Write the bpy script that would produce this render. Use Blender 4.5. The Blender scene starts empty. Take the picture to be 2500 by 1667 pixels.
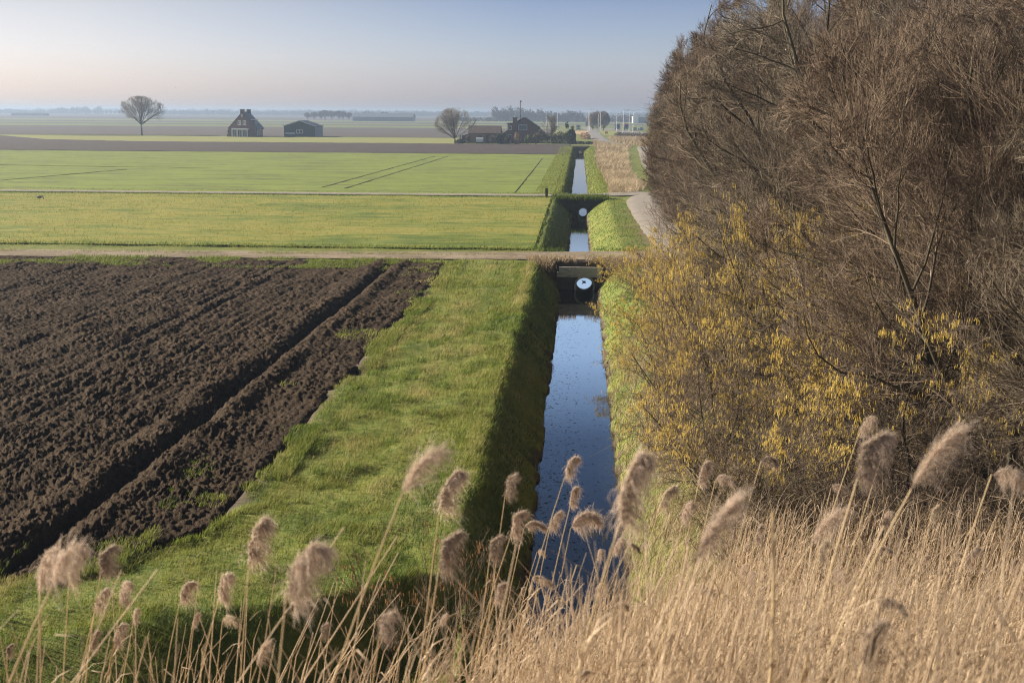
import bpy, math, numpy as np
from mathutils import Matrix, Vector

# ------------------------------------------------------------------ camera, sky, sun, exposure
sc = bpy.context.scene
COL = sc.collection
R = math.radians
CAM = (0.0, 0.0, 8.3)
cd = bpy.data.cameras.new("camera"); cam = bpy.data.objects.new("camera", cd); COL.objects.link(cam)
cd.sensor_width = 36; cd.lens = 45; cd.clip_start = 0.3; cd.clip_end = 20000
cam.matrix_world = Matrix.Translation(CAM) @ Matrix.Rotation(R(2.92), 4, 'Z') @ Matrix.Rotation(R(90 - 10.13), 4, 'X') @ Matrix.Rotation(R(0.37), 4, 'Z')
cd.dof.use_dof = True; cd.dof.focus_distance = 60; cd.dof.aperture_fstop = 3.6
sc.camera = cam

SUN_AZ, SUN_EL = 76, 25            # degrees left of the canal axis, elevation
sdir = Vector((-math.sin(R(SUN_AZ)) * math.cos(R(SUN_EL)), math.cos(R(SUN_AZ)) * math.cos(R(SUN_EL)), math.sin(R(SUN_EL))))
world = bpy.data.worlds.new("World"); sc.world = world; world.use_nodes = True
wn, wl = world.node_tree.nodes, world.node_tree.links
bg = wn["Background"]; bg.inputs[1].default_value = 0.05
sky = wn.new("ShaderNodeTexSky"); sky.sky_type = 'NISHITA'; sky.sun_disc = False
sky.sun_elevation = R(SUN_EL); sky.sun_rotation = R(-SUN_AZ)
tc = wn.new("ShaderNodeTexCoord"); sx = wn.new("ShaderNodeSeparateXYZ"); wl.new(tc.outputs["Generated"], sx.inputs[0])
def wramp(stops):
    r = wn.new("ShaderNodeValToRGB"); e = r.color_ramp.elements
    while len(e) < len(stops): e.new(0.5)
    for k, (p, c) in zip(e, stops): k.position = p; k.color = (*c, 1)
    return r
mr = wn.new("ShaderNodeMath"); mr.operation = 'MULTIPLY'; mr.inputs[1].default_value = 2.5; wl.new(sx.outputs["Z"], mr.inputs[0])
away = wramp([(0.0, (0.88, 0.94, 1.55)), (0.10, (0.80, 0.86, 1.28)), (0.215, (0.54, 0.59, 0.91)), (0.33, (1.95, 2.05, 2.5)), (0.46, (2.0, 2.15, 2.6)), (0.62, (0.5, 0.58, .80)), (0.8, (0.28, 0.31, .40)), (1.0, (0.2, 0.21, .26))])  # sky brightened just above the frame to lift water reflection, dimmed overhead to deepen shade
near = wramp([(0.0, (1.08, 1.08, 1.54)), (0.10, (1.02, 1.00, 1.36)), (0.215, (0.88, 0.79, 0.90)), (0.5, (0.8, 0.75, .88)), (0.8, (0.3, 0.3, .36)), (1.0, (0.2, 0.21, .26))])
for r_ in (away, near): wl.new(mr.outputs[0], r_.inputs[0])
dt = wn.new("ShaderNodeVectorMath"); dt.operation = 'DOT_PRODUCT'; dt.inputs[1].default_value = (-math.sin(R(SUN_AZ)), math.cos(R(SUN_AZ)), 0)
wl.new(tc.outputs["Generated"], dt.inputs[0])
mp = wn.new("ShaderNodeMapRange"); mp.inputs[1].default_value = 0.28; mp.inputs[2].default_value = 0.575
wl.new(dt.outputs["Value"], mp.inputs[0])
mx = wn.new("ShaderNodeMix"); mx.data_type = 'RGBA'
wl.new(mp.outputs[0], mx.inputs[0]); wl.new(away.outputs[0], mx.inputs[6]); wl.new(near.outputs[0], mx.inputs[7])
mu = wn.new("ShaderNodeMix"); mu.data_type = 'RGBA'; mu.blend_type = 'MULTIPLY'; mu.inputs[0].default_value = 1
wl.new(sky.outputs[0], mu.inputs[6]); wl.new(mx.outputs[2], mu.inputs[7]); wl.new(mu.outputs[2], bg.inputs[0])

sl = bpy.data.lights.new("sun", 'SUN'); sl.energy = 5.0; sl.angle = R(0.6); sl.color = (1.0, 0.88, 0.72)
so = bpy.data.objects.new("sun", sl); COL.objects.link(so)
so.rotation_euler = sdir.to_track_quat('Z', 'Y').to_euler(); so.location = (-60, 20, 60)
sc.view_settings.view_transform = 'Standard'; sc.view_settings.look = 'None'
sc.view_settings.exposure = 1.42; sc.view_settings.gamma = 1
sc.render.engine = 'CYCLES'; sc.cycles.filter_width = 1.15
sc.cycles.max_bounces = 6; sc.cycles.diffuse_bounces = 2; sc.cycles.glossy_bounces = 2
sc.cycles.transmission_bounces = 3; sc.cycles.transparent_max_bounces = 6; sc.cycles.volume_bounces = 0
sc.cycles.use_denoising = True; sc.cycles.denoising_prefilter = 'NONE'; sc.cycles.denoiser = 'OPENIMAGEDENOISE'; sc.cycles.denoising_input_passes = 'RGB_ALBEDO_NORMAL'

rng = np.random.default_rng(11)

# ------------------------------------------------------------------ helpers
def tag(o, label=None, cat=None, group=None, kind=None):
    for k, v in (("label", label), ("category", cat), ("group", group), ("kind", kind)):
        if v: o[k] = v
    return o

def link(name, me, parent=None, loc=None):
    o = bpy.data.objects.new(name, me); COL.objects.link(o)
    if parent: o.parent = parent
    if loc is not None: o.location = loc
    return o

def empty(name, loc, rz=0.0, **kw):
    o = link(name, None, loc=loc); o.rotation_euler = (0, 0, rz); o.empty_display_size = 0.3
    return tag(o, **kw)

def dup(root, loc, rz=0.0, s=1.0, **kw):
    def cp(o, p=None):
        c = o.copy(); COL.objects.link(c)
        if p: c.parent = p
        for ch in list(o.children): cp(ch, c)
        return c
    r = cp(root); r.location = loc; r.rotation_euler = (0, 0, rz); r.scale = (s, s, s) if not isinstance(s, tuple) else s
    return tag(r, **kw)

def mesh_np(name, V, quads=None, tris=None, mat=None, smooth=False, tint=None, attrs=None):
    me = bpy.data.meshes.new(name)
    V = np.ascontiguousarray(V, dtype=np.float32).reshape(-1, 3)
    q = np.zeros((0, 4), np.int32) if quads is None else np.asarray(quads, np.int32).reshape(-1, 4)
    t = np.zeros((0, 3), np.int32) if tris is None else np.asarray(tris, np.int32).reshape(-1, 3)
    me.vertices.add(len(V)); me.vertices.foreach_set("co", V.ravel())
    nl = q.size + t.size
    me.loops.add(nl); me.loops.foreach_set("vertex_index", np.concatenate([q.ravel(), t.ravel()]))
    me.polygons.add(len(q) + len(t))
    me.polygons.foreach_set("loop_start", np.concatenate([np.arange(len(q)) * 4, q.size + np.arange(len(t)) * 3]).astype(np.int32))
    if smooth: me.polygons.foreach_set("use_smooth", np.ones(len(q) + len(t), bool))
    for nm, a in ([("tint", tint)] if tint is not None else []) + list((attrs or {}).items()):
        at = me.attributes.new(nm, 'FLOAT', 'POINT'); at.data.foreach_set("value", np.ascontiguousarray(a, np.float32).ravel())
    me.update(calc_edges=True)
    if mat: me.materials.append(mat)
    return me

def norm(a): return a / (np.linalg.norm(a, axis=-1, keepdims=True) + 1e-9)

def tubes(P, Rr, sides):
    """P (N,k,3) polylines, Rr (N,k) radii -> vertices, quads"""
    N, k, _ = P.shape
    T = np.gradient(P, axis=1); T = norm(T)
    ref = np.where(np.abs(T[:, :1, 2:3]) > .9, np.array([1., 0, 0]), np.array([0, 0, 1.]))
    A = norm(np.cross(T, np.broadcast_to(ref, T.shape))); B = np.cross(T, A)
    an = np.arange(sides) * 2 * np.pi / sides
    V = P[:, :, None] + Rr[:, :, None, None] * (A[:, :, None] * np.cos(an)[None, None, :, None] + B[:, :, None] * np.sin(an)[None, None, :, None])
    i = np.arange(N)[:, None, None] * k * sides + np.arange(k - 1)[None, :, None] * sides
    j = np.arange(sides)[None, None, :]; j2 = (j + 1) % sides
    Q = np.stack([i + j, i + j2, i + sides + j2, i + sides + j], -1).reshape(-1, 4)
    return V.reshape(-1, 3), Q

def ribbons(P, W, side):
    """P (N,k,3), W (N,k) half widths, side (N,3)"""
    N, k, _ = P.shape
    V = np.stack([P - side[:, None] * W[..., None], P + side[:, None] * W[..., None]], 2)
    b = np.arange(N)[:, None] * 2 * k + np.arange(k - 1)[None] * 2
    Q = np.stack([b, b + 1, b + 3, b + 2], -1).reshape(-1, 4)
    return V.reshape(-1, 3), Q

def merge(parts):
    Vs, Qs, n = [], [], 0
    for V, Q in parts:
        Vs.append(V); Qs.append(Q + n); n += len(V)
    return np.concatenate(Vs), np.concatenate(Qs)

def _h(ix, iy, s):
    n = (ix.astype(np.int64) * 374761393 + iy.astype(np.int64) * 668265263 + s * 1442695041) & 0xffffffff
    n = ((n ^ (n >> 13)) * 1274126177) & 0xffffffff
    return ((n ^ (n >> 16)) & 0xffff) / 65535.0
def vn(x, y, s=0):
    ix, iy = np.floor(x), np.floor(y); fx, fy = x - ix, y - iy
    fx = fx * fx * (3 - 2 * fx); fy = fy * fy * (3 - 2 * fy)
    a, b, c, d = _h(ix, iy, s), _h(ix + 1, iy, s), _h(ix, iy + 1, s), _h(ix + 1, iy + 1, s)
    return ((a * (1 - fx) + b * fx) * (1 - fy) + (c * (1 - fx) + d * fx) * fy) * 2 - 1
def fbm(x, y, s=0, o=4, g=.5):
    r, a, t = 0, 1, 0
    for k in range(o):
        r = r + a * vn(x, y, s + k); t += a; a *= g; x = x * 2.03 + 17.1; y = y * 2.03 - 9.7
    return r / t
def wor(x, y, s=0):
    ix, iy = np.floor(x), np.floor(y); m = np.full(x.shape, 9.)
    for dx in (-1, 0, 1):
        for dy in (-1, 0, 1):
            cx, cy = ix + dx, iy + dy
            m = np.minimum(m, (cx + _h(cx, cy, s) - x) ** 2 + (cy + _h(cx, cy, s + 5) - y) ** 2)
    return np.sqrt(m)
def sstep(a, b, x):
    t = np.clip((x - a) / (b - a), 0, 1); return t * t * (3 - 2 * t)

# ------------------------------------------------------------------ materials
def mat(name, cols, scale=4.0, rough=.85, bump=0., bscale=None, trans=0., tint=0., spec=.25, coord='pos', detail=6., lo=.3, hi=.7, stretch=None, metal=0., zones=()):
    m = bpy.data.materials.new(name); m.use_nodes = True
    n, l = m.node_tree.nodes, m.node_tree.links
    p = n["Principled BSDF"]; out = n["Material Output"]
    p.inputs["Roughness"].default_value = rough; p.inputs["Specular IOR Level"].default_value = spec; p.inputs["Metallic"].default_value = metal
    if coord == 'pos': src = n.new("ShaderNodeNewGeometry").outputs["Position"]
    else: src = n.new("ShaderNodeTexCoord").outputs["Object"]
    if stretch:
        vm = n.new("ShaderNodeVectorMath"); vm.operation = 'MULTIPLY'; vm.inputs[1].default_value = stretch
        l.new(src, vm.inputs[0]); src = vm.outputs[0]
    def noise(sc_, dt_=detail):
        t = n.new("ShaderNodeTexNoise"); t.inputs["Scale"].default_value = sc_; t.inputs["Detail"].default_value = dt_
        t.inputs["Roughness"].default_value = .62; l.new(src, t.inputs["Vector"]); return t.outputs["Fac"]
    fac = noise(scale)
    if scale and coord == 'pos' and len(cols) > 2:         # a second, larger scale of patches
        f2 = noise(scale * .13, 3.)
        a = n.new("ShaderNodeMath"); a.operation = 'ADD'; l.new(fac, a.inputs[0]); l.new(f2, a.inputs[1])
        b = n.new("ShaderNodeMath"); b.operation = 'MULTIPLY'; b.inputs[1].default_value = .5; l.new(a.outputs[0], b.inputs[0]); fac = b.outputs[0]
    if tint:
        at = n.new("ShaderNodeAttribute"); at.attribute_name = "tint"
        mxx = n.new("ShaderNodeMix"); mxx.inputs[0].default_value = tint
        l.new(fac, mxx.inputs[2]); l.new(at.outputs["Fac"], mxx.inputs[3]); fac = mxx.outputs[0]
    rp = n.new("ShaderNodeValToRGB"); e = rp.color_ramp.elements
    while len(e) < len(cols): e.new(.5)
    for k, c in enumerate(cols):
        e[k].position = lo + (hi - lo) * k / max(1, len(cols) - 1); e[k].color = (*c, 1)
    l.new(fac, rp.inputs[0]); colr = rp.outputs[0]
    for attr, zc in zones:                                  # real changes of surface (bare earth, leaf litter) stored per vertex
        at = n.new("ShaderNodeAttribute"); at.attribute_name = attr
        zr = n.new("ShaderNodeValToRGB"); ze = zr.color_ramp.elements
        ze[0].position = .35; ze[1].position = .65; ze[0].color = (*zc[0], 1); ze[1].color = (*zc[1], 1)
        l.new(noise(9.), zr.inputs[0])
        mm = n.new("ShaderNodeMix"); mm.data_type = 'RGBA'
        l.new(at.outputs["Fac"], mm.inputs[0]); l.new(colr, mm.inputs[6]); l.new(zr.outputs[0], mm.inputs[7]); colr = mm.outputs[2]
    l.new(colr, p.inputs["Base Color"])
    if bump:
        bp = n.new("ShaderNodeBump"); bp.inputs["Strength"].default_value = bump; bp.inputs["Distance"].default_value = .05
        l.new(noise(bscale or scale * 3), bp.inputs["Height"]); l.new(bp.outputs[0], p.inputs["Normal"])
    if trans:
        t = n.new("ShaderNodeBsdfTranslucent"); l.new(colr, t.inputs["Color"])
        ms = n.new("ShaderNodeMixShader"); ms.inputs[0].default_value = trans
        l.new(p.outputs[0], ms.inputs[1]); l.new(t.outputs[0], ms.inputs[2]); l.new(ms.outputs[0], out.inputs["Surface"])
    return m

EARTH = ((.035, .026, .018), (.085, .062, .042))
LITTER = ((.10, .07, .045), (.20, .145, .095))
M = {}
M['ground'] = mat("grass_ground", [(.04, .065, .012), (.10, .135, .022), (.165, .175, .038), (.235, .205, .075)], 3.2, bump=.9, bscale=14, zones=(("earth", EARTH), ("litter", LITTER), ("straw", ((.20, .14, .08), (.36, .26, .15)))))
M['blade'] = mat("grass_blade", [(.045, .085, .012), (.115, .165, .024), (.20, .22, .045), (.32, .29, .11)], 8., rough=.6, trans=.4, tint=.8, lo=.1, hi=.9, spec=.12)
M['soil'] = mat("ploughed_soil", [(.020, .0145, .0095), (.046, .033, .022), (.078, .057, .039)], 6., rough=.95, bump=.8, bscale=30, spec=.06)
M['meadow'] = mat("meadow_grass", [(.07, .11, .012), (.135, .165, .022), (.225, .205, .04), (.15, .18, .024)], .8, bump=1., bscale=5, stretch=(.35, 1, 1), lo=.38, hi=.62)
M['crop'] = mat("young_crop", [(.075, .065, .03), (.125, .165, .024), (.17, .215, .034)], 2.2, bump=.8, bscale=4, stretch=(.3, 1, 1), lo=.36, hi=.58)
M['strip'] = mat("far_soil", [(.032, .025, .019), (.06, .046, .036)], .8, bump=1., bscale=1.5)
M['rut'] = mat("crop_rut", [(.105, .125, .028), (.13, .165, .03)], 1.)
M['lawn'] = mat("pale_grass", [(.17, .19, .05), (.22, .22, .065)], .15)
M['farsoil'] = mat("distant_soil", [(.06, .05, .043), (.085, .071, .06)], .05, stretch=(.3, 1, 1))
M['fargreen'] = mat("distant_green", [(.11, .145, .045), (.15, .18, .06)], .03, stretch=(.3, 1, 1))
M['track'] = mat("dirt_track", [(.085, .07, .045), (.20, .16, .112), (.31, .265, .195)], 2.6, bump=.5, bscale=16)
M['road'] = mat("pale_road", [(.20, .18, .155), (.275, .25, .215)], 1.3, bump=.15, bscale=20)
M['asphalt'] = mat("asphalt", [(.16, .155, .15), (.22, .21, .20)], .7)
M['tan'] = mat("dry_field", [(.36, .24, .13), (.42, .30, .17)], .2)
M['concrete'] = mat("weathered_concrete", [(.24, .225, .20), (.42, .39, .35), (.5, .47, .42)], 2.5, bump=.3, bscale=20, stretch=(1, 1, 3), coord='obj')
M['pipe'] = mat("pipe_concrete", [(.30, .28, .25), (.42, .40, .36)], 5)
M['bank'] = mat("bare_bank", [(.03, .022, .015), (.06, .045, .03), (.10, .075, .045)], 4, bump=1, bscale=12)
M['bark'] = mat("bark", [(.075, .06, .042), (.14, .115, .08), (.16, .15, .07)], 3.5, bump=.5, bscale=20, coord='obj')
M['branch'] = mat("branch_bark", [(.032, .027, .018), (.062, .052, .034), (.11, .098, .058)], 2.5, coord='obj', tint=.6, lo=.15, hi=.85)
M['twig'] = mat("twig", [(.085, .064, .044), (.165, .126, .09), (.29, .23, .17)], 2.5, coord='obj', tint=.8, lo=.1, hi=.9)
M['twig2'] = mat("grey_twig", [(.085, .07, .05), (.165, .135, .10), (.28, .235, .175)], 2.5, coord='obj', tint=.8, lo=.1, hi=.9)
M['paletwig'] = mat("pale_twig", [(.20, .18, .145), (.34, .30, .25)], 2.5, coord='obj', tint=.8, lo=.1, hi=.9)
M['twig3'] = mat("red_twig", [(.08, .058, .040), (.165, .122, .086), (.29, .22, .16)], 2.5, coord='obj', tint=.8, lo=.1, hi=.9)
M['catkin'] = mat("catkin", [(.46, .33, .07), (.66, .50, .11), (.78, .64, .21)], 3, coord='obj', tint=.8, lo=.1, hi=.9, trans=.25)
M['ocatkin'] = mat("orange_catkin", [(.26, .135, .06), (.38, .22, .10)], 3, coord='obj', tint=.8, lo=.1, hi=.9, trans=.2)
M['reed'] = mat("reed_stem", [(.28, .205, .13), (.52, .40, .27), (.70, .57, .41)], 3, coord='obj', tint=.75, lo=.05, hi=.95, rough=.55, trans=.2)
M['stem'] = mat("reed_stalk", [(.48, .36, .20), (.66, .53, .33)], 9, coord='obj', rough=.45, trans=.12)
M['plume'] = mat("reed_plume", [(.38, .295, .225), (.59, .48, .385), (.77, .67, .565)], 3, coord='obj', tint=.8, lo=.05, hi=.95, trans=.5)
M['dplume'] = mat("dark_plume", [(.25, .19, .145), (.42, .34, .27), (.60, .50, .41)], 3, coord='obj', tint=.8, lo=.05, hi=.95, trans=.3)
M['cplume'] = mat("cream_plume", [(.42, .33, .23), (.62, .52, .38), (.75, .66, .52)], 3, coord='obj', tint=.8, lo=.05, hi=.95, trans=.35)
M['brush'] = mat("dry_brush", [(.19, .145, .09), (.37, .285, .18), (.50, .41, .27)], .5, tint=.6, lo=.1, hi=.9, trans=.2)
M['ever'] = mat("evergreen", [(.012, .022, .008), (.035, .055, .018)], 1.5, coord='obj', trans=.15)
M['bush'] = mat("dull_bush", [(.075, .06, .035), (.13, .105, .065)], 1.5, coord='obj', trans=.1)
M['gbush'] = mat("green_bush", [(.10, .13, .03), (.19, .22, .05)], 1.5, coord='obj', trans=.1)
M['obush'] = mat("pale_orange_bush", [(.26, .17, .10), (.40, .28, .17)], 1.5, coord='obj', trans=.2)
M['wood'] = mat("bare_wood_mass", [(.05, .04, .032), (.085, .068, .052)], .2, coord='pos')
M['brick'] = mat("red_brick", [(.10, .048, .04), (.145, .075, .06)], 3, coord='obj')
M['fbrick'] = mat("brown_brick", [(.15, .095, .075), (.20, .135, .105)], 3, coord='obj')
M['tile'] = mat("dark_roof_tile", [(.028, .032, .042), (.05, .055, .068)], 2, rough=.5, coord='obj')
M['btile'] = mat("brown_roof_tile", [(.07, .055, .052), (.11, .085, .078)], 2, coord='obj')
M['white'] = mat("white_paint", [(.72, .73, .72), (.82, .82, .8)], 2, rough=.5, coord='obj')
M['grey'] = mat("grey_metal", [(.36, .38, .39), (.44, .45, .46)], 2, rough=.4, metal=.4, coord='obj')
M['green'] = mat("dark_green_sheet", [(.018, .04, .036), (.03, .055, .05)], 1, rough=.5, coord='obj')
M['greyside'] = mat("grey_sheet", [(.12, .14, .145), (.16, .175, .18)], 1, rough=.5, coord='obj')
M['bluesheet'] = mat("blue_grey_sheet", [(.09, .12, .15), (.13, .16, .19)], .3, rough=.5, coord='obj')
M['blue'] = mat("blue_paint", [(.03, .09, .22), (.05, .13, .28)], 2, rough=.3, coord='obj')
M['orange'] = mat("orange_sheet", [(.5, .2, .03), (.6, .27, .05)], 2, rough=.5, coord='obj')
M['red'] = mat("red_sheet", [(.3, .04, .03), (.4, .07, .05)], 2, coord='obj')
M['navy'] = mat("navy_sheet", [(.02, .028, .06), (.03, .04, .08)], 2, rough=.5, coord='obj')
M['glass'] = mat("window_glass", [(.02, .025, .03), (.04, .045, .05)], 1, rough=.08, spec=.8, coord='obj')
M['rubber'] = mat("tyre", [(.02, .02, .02), (.03, .03, .03)], 2, coord='obj')
M['timber'] = mat("old_timber", [(.05, .04, .03), (.10, .08, .06)], 6, coord='obj', stretch=(1, 1, .2))
M['coot'] = mat("black_feather", [(.012, .012, .013), (.025, .025, .026)], 8, coord='obj')
M['goose'] = mat("grey_feather", [(.18, .15, .125), (.32, .28, .25)], 8, coord='obj')
M['weed'] = mat("floating_weed", [(.02, .022, .015), (.06, .055, .035)], 3)
# water
m = bpy.data.materials.new("canal_water"); m.use_nodes = True
n, l = m.node_tree.nodes, m.node_tree.links; p = n["Principled BSDF"]
p.inputs["Base Color"].default_value = (.008, .011, .012, 1); p.inputs["Roughness"].default_value = .02; p.inputs["IOR"].default_value = 2.9; p.inputs["Specular IOR Level"].default_value = .5
g_ = n.new("ShaderNodeNewGeometry"); vm = n.new("ShaderNodeVectorMath"); vm.operation = 'MULTIPLY'; vm.inputs[1].default_value = (2.2, 7.0, 1)
l.new(g_.outputs["Position"], vm.inputs[0])
t1 = n.new("ShaderNodeTexNoise"); t1.inputs["Scale"].default_value = 1.3; t1.inputs["Detail"].default_value = 3; l.new(vm.outputs[0], t1.inputs["Vector"])
t2 = n.new("ShaderNodeTexNoise"); t2.inputs["Scale"].default_value = .12; t2.inputs["Detail"].default_value = 2; l.new(g_.outputs["Position"], t2.inputs["Vector"])
ml = n.new("ShaderNodeMath"); ml.operation = 'MULTIPLY'; l.new(t1.outputs["Fac"], ml.inputs[0]); l.new(t2.outputs["Fac"], ml.inputs[1])
bp = n.new("ShaderNodeBump"); bp.inputs["Strength"].default_value = .035; bp.inputs["Distance"].default_value = .03
l.new(ml.outputs[0], bp.inputs["Height"]); l.new(bp.outputs[0], p.inputs["Normal"])
M['water'] = m

class MB:
    def __init__(s): s.v, s.f = [], []
    def add(s, v, f): b = len(s.v); s.v += [tuple(map(float, q)) for q in v]; s.f += [tuple(b + i for i in q) for q in f]; return s
    def box(s, x0, x1, y0, y1, z0, z1):
        return s.add([(x0, y0, z0), (x1, y0, z0), (x1, y1, z0), (x0, y1, z0), (x0, y0, z1), (x1, y0, z1), (x1, y1, z1), (x0, y1, z1)],
                     [(3, 2, 1, 0), (4, 5, 6, 7), (0, 1, 5, 4), (1, 2, 6, 5), (2, 3, 7, 6), (3, 0, 4, 7)])
    def prism(s, poly, y0, y1):            # xz outline, counter-clockwise, pushed along y
        n_ = len(poly)
        v = [(x, y0, z) for x, z in poly] + [(x, y1, z) for x, z in poly]
        f = [tuple(range(n_)), tuple(range(2 * n_ - 1, n_ - 1, -1))]
        return s.add(v, f + [((i + 1) % n_, i, n_ + i, n_ + (i + 1) % n_) for i in range(n_)])
    def prismx(s, poly, x0, x1):           # yz outline pushed along x
        n_ = len(poly)
        v = [(x0, y, z) for y, z in poly] + [(x1, y, z) for y, z in poly]
        return s.add(v, [tuple(range(n_)), tuple(range(2 * n_ - 1, n_ - 1, -1))] + [((i + 1) % n_, i, n_ + i, n_ + (i + 1) % n_) for i in range(n_)])
    def tube(s, pts, rad, sides=8):
        V, Q = tubes(np.array([pts], float), np.array([rad], float), sides)
        s.add(V, Q); k = len(pts); b = len(s.v) - k * sides
        s.f += [tuple(b + i for i in range(sides))[::-1], tuple(b + (k - 1) * sides + i for i in range(sides))]; return s
    def ell(s, c, r, nu=12, nv=8):
        v = [(c[0] + r[0] * math.sin(math.pi * j / nv) * math.cos(2 * math.pi * i / nu), c[1] + r[1] * math.sin(math.pi * j / nv) * math.sin(2 * math.pi * i / nu), c[2] + r[2] * math.cos(math.pi * j / nv)) for j in range(nv + 1) for i in range(nu)]
        f = [(j * nu + i, (j + 1) * nu + i, (j + 1) * nu + (i + 1) % nu, j * nu + (i + 1) % nu) for j in range(nv) for i in range(nu)]
        return s.add(v, f)
    def build(s, name, m_, parent=None, loc=None, smooth=False):
        me = bpy.data.meshes.new(name); me.from_pydata(s.v, [], s.f); me.update()
        me.materials.append(m_)
        if smooth: me.polygons.foreach_set("use_smooth", [True] * len(me.polygons))
        return link(name, me, parent, loc)
def box(name, m_, parent, *b): return MB().box(*b).build(name, m_, parent)
# ------------------------------------------------------------------ the lie of the land (metres, camera foot at 0,0; canal runs along +y)
WATER = -1.5
def canal(y):
    f = lambda a, b, c: np.interp(y, [72, 79, 124, 132], [a, b, b, c])
    w1 = .10 * fbm(y * .35, y * 0 + 3.3, 21, 3) + .13 * fbm(y * 2.1, y * 0, 22, 3); w2 = .10 * fbm(y * .35, y * 0 + 8.3, 23, 3) + .12 * fbm(y * 2.3, y * 0, 24, 3)
    c1 = .14 * fbm(y * .2, y * 0 + 1.3, 25, 3)
    return f(-.98, -.64, -.86) + w1, f(1.17, .84, 1.1) + w2, f(-2.35, -2.3, -1.95) + c1, f(3.0, 2.9, 2.9) + c1
def embank(x, y):
    ye = y + .56 * np.clip(-x - 2.6, 0, 14)
    return np.minimum(6.6 - .426 * (ye - 1.5), 6.6)
def in_plough(x, y):
    """distance inside the near ploughed field"""
    right = -6.95 + .30 * fbm(y * .25, y * 0, 31, 3) - x
    near = y - np.interp(x, [-60, -14, -10.2, -8.57, -7.75, -6.9], [19.6, 20.2, 21.2, 22.2, 23.4, 25.6]) + .5 * fbm(x * .6, y * .6, 33, 2)
    far = 71.4 - y + .3 * fbm(x * .3, y * 0, 32, 2)
    return np.minimum(np.minimum(right, near), far)
DAMS = ((71.0, 78.6), (126.0, 132.5), (322.0, 333.0))
def ground_z(x, y):
    xl, xr, cl, cr = canal(y)
    z = .06 * fbm(x * .5, y * .35, 1, 3) + .13 * fbm(x * 1.15, y * 1.0, 2, 4, .55) * sstep(100, 40, y) * sstep(30, 12, np.abs(x))
    z = z * sstep(3000, 200, y)
    tl = np.clip((x - xl) / (cl - xl), 0, 1.6); trr = np.clip((x - xr) / (cr - xr), 0, 1.6)
    prof = lambda t: WATER + .12 + (1.38) * np.clip(1 - (1 - np.clip(t, 0, 1)) ** 1.04, 0, 1)
    zb = np.where(x < (xl + xr) / 2, prof(tl), WATER + .12 + 1.38 * np.clip(1 - (1 - np.clip(trr, 0, 1)) ** 1.45, 0, 1))
    zb = zb + z + .06 * fbm(x * 1.3, y * .9, 5, 3) * (zb < -.1)
    inw = (x > xl) & (x < xr); zb = np.where(inw, -2.1, zb)
    z = np.where((x > cl) & (x < cr) & (y < 336), np.minimum(zb, z + .02), z)
    # toe ditch in front of the meadow, left of the canal
    d = ((22.15 + .56 * (x + 2.4)) - y) / 1.146 + .25 * fbm(x * .7, y * .7, 7, 2)
    dp = np.interp(x, [-9, -6.5, -3.5], [-.30, -.60, -1.15]); dit = dp * np.clip(d / np.interp(x, [-9, -3.5], [1.6, 1.1]), 0, 1)
    z = np.where((x < cl + .4) & (d > 0), np.minimum(z, dit), z)
    z = np.where(in_plough(x, y) > .45, -.55, z)
    e = embank(x, y)
    return np.maximum(z, e) if True else z
def seg(*a): return np.unique(np.concatenate([np.arange(*q) for q in a] ))
gx = np.concatenate([-np.geomspace(40, 6500, 40)[::-1], np.arange(-38, -16, 1.0), np.arange(-16, -6, .25), np.arange(-6, 6, .11), np.arange(6, 16, .3), np.arange(16, 40, 1.5), np.geomspace(40, 6500, 40)])
gy = np.concatenate([np.arange(-60, 0, 6), np.arange(0, 16, .5), np.arange(16, 48, .14), np.arange(48, 84, .2), np.arange(84, 136, .35), np.arange(136, 345, 1.2), np.geomspace(345, 6500, 60)])
X, Y = np.meshgrid(gx, gy); nx, ny = len(gx), len(gy)
Z = ground_z(X, Y)
ii = (np.arange(ny - 1)[:, None] * nx + np.arange(nx - 1)[None]).ravel()
Q = np.stack([ii, ii + 1, ii + nx + 1, ii + nx], 1)
xl, xr, cl, cr = canal(Y)
nz = fbm(X * 1.1, Y * 1.1, 41, 3)
inbank = (X > cl) & (X < cr)
earth = np.where(inbank, np.clip((-1.22 + .22 * nz - Z) / .1, 0, 1), 0)
earth = np.maximum(earth, np.clip((in_plough(X, Y) + .05 + .25 * nz) / .2, 0, 1) * (X < -5) * (Y < 75))
litter = sstep(3.2, 5.5, X + 1.4 * nz) * sstep(20, 24, Y) * sstep(118, 108, Y) * .92
litter = np.maximum(litter, np.clip(.85 * sstep(-.25, .25, nz), 0, 1) * sstep(1.5, 2.4, X) * sstep(20, 24, Y) * sstep(56, 40, Y))
straw = sstep(24.5, 21.5, Y + 1.5 * nz) * sstep(.6, 1.8, X + .4 * nz) + sstep(.35, 1.2, embank(X, Y)) * (Y < 24)
straw = np.maximum(np.clip(straw, 0, 1), sstep(4.0, 4.6, X + .5 * nz) * (Y > 66) * (Y < 80) * .7)
me = mesh_np("ground", np.stack([X, Y, Z], -1), Q, mat=M['ground'], smooth=True, attrs={"earth": earth, "litter": litter, "straw": straw})
tag(link("ground", me), kind="structure")

# water
def strip_water(y0, y1, w, z=WATER):
    ys = np.linspace(y0, y1, 60); P = np.array([[-w, y, z] for y in ys] + [[w, y, z] for y in ys]); k = len(ys)
    q = [(i, k + i, k + i + 1, i + 1) for i in range(k - 1)]; return P, np.array(q)
V, q = strip_water(14, 336, 2.3)
tag(link("water", mesh_np("water", V, q, mat=M['water'])), kind="structure")
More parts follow.
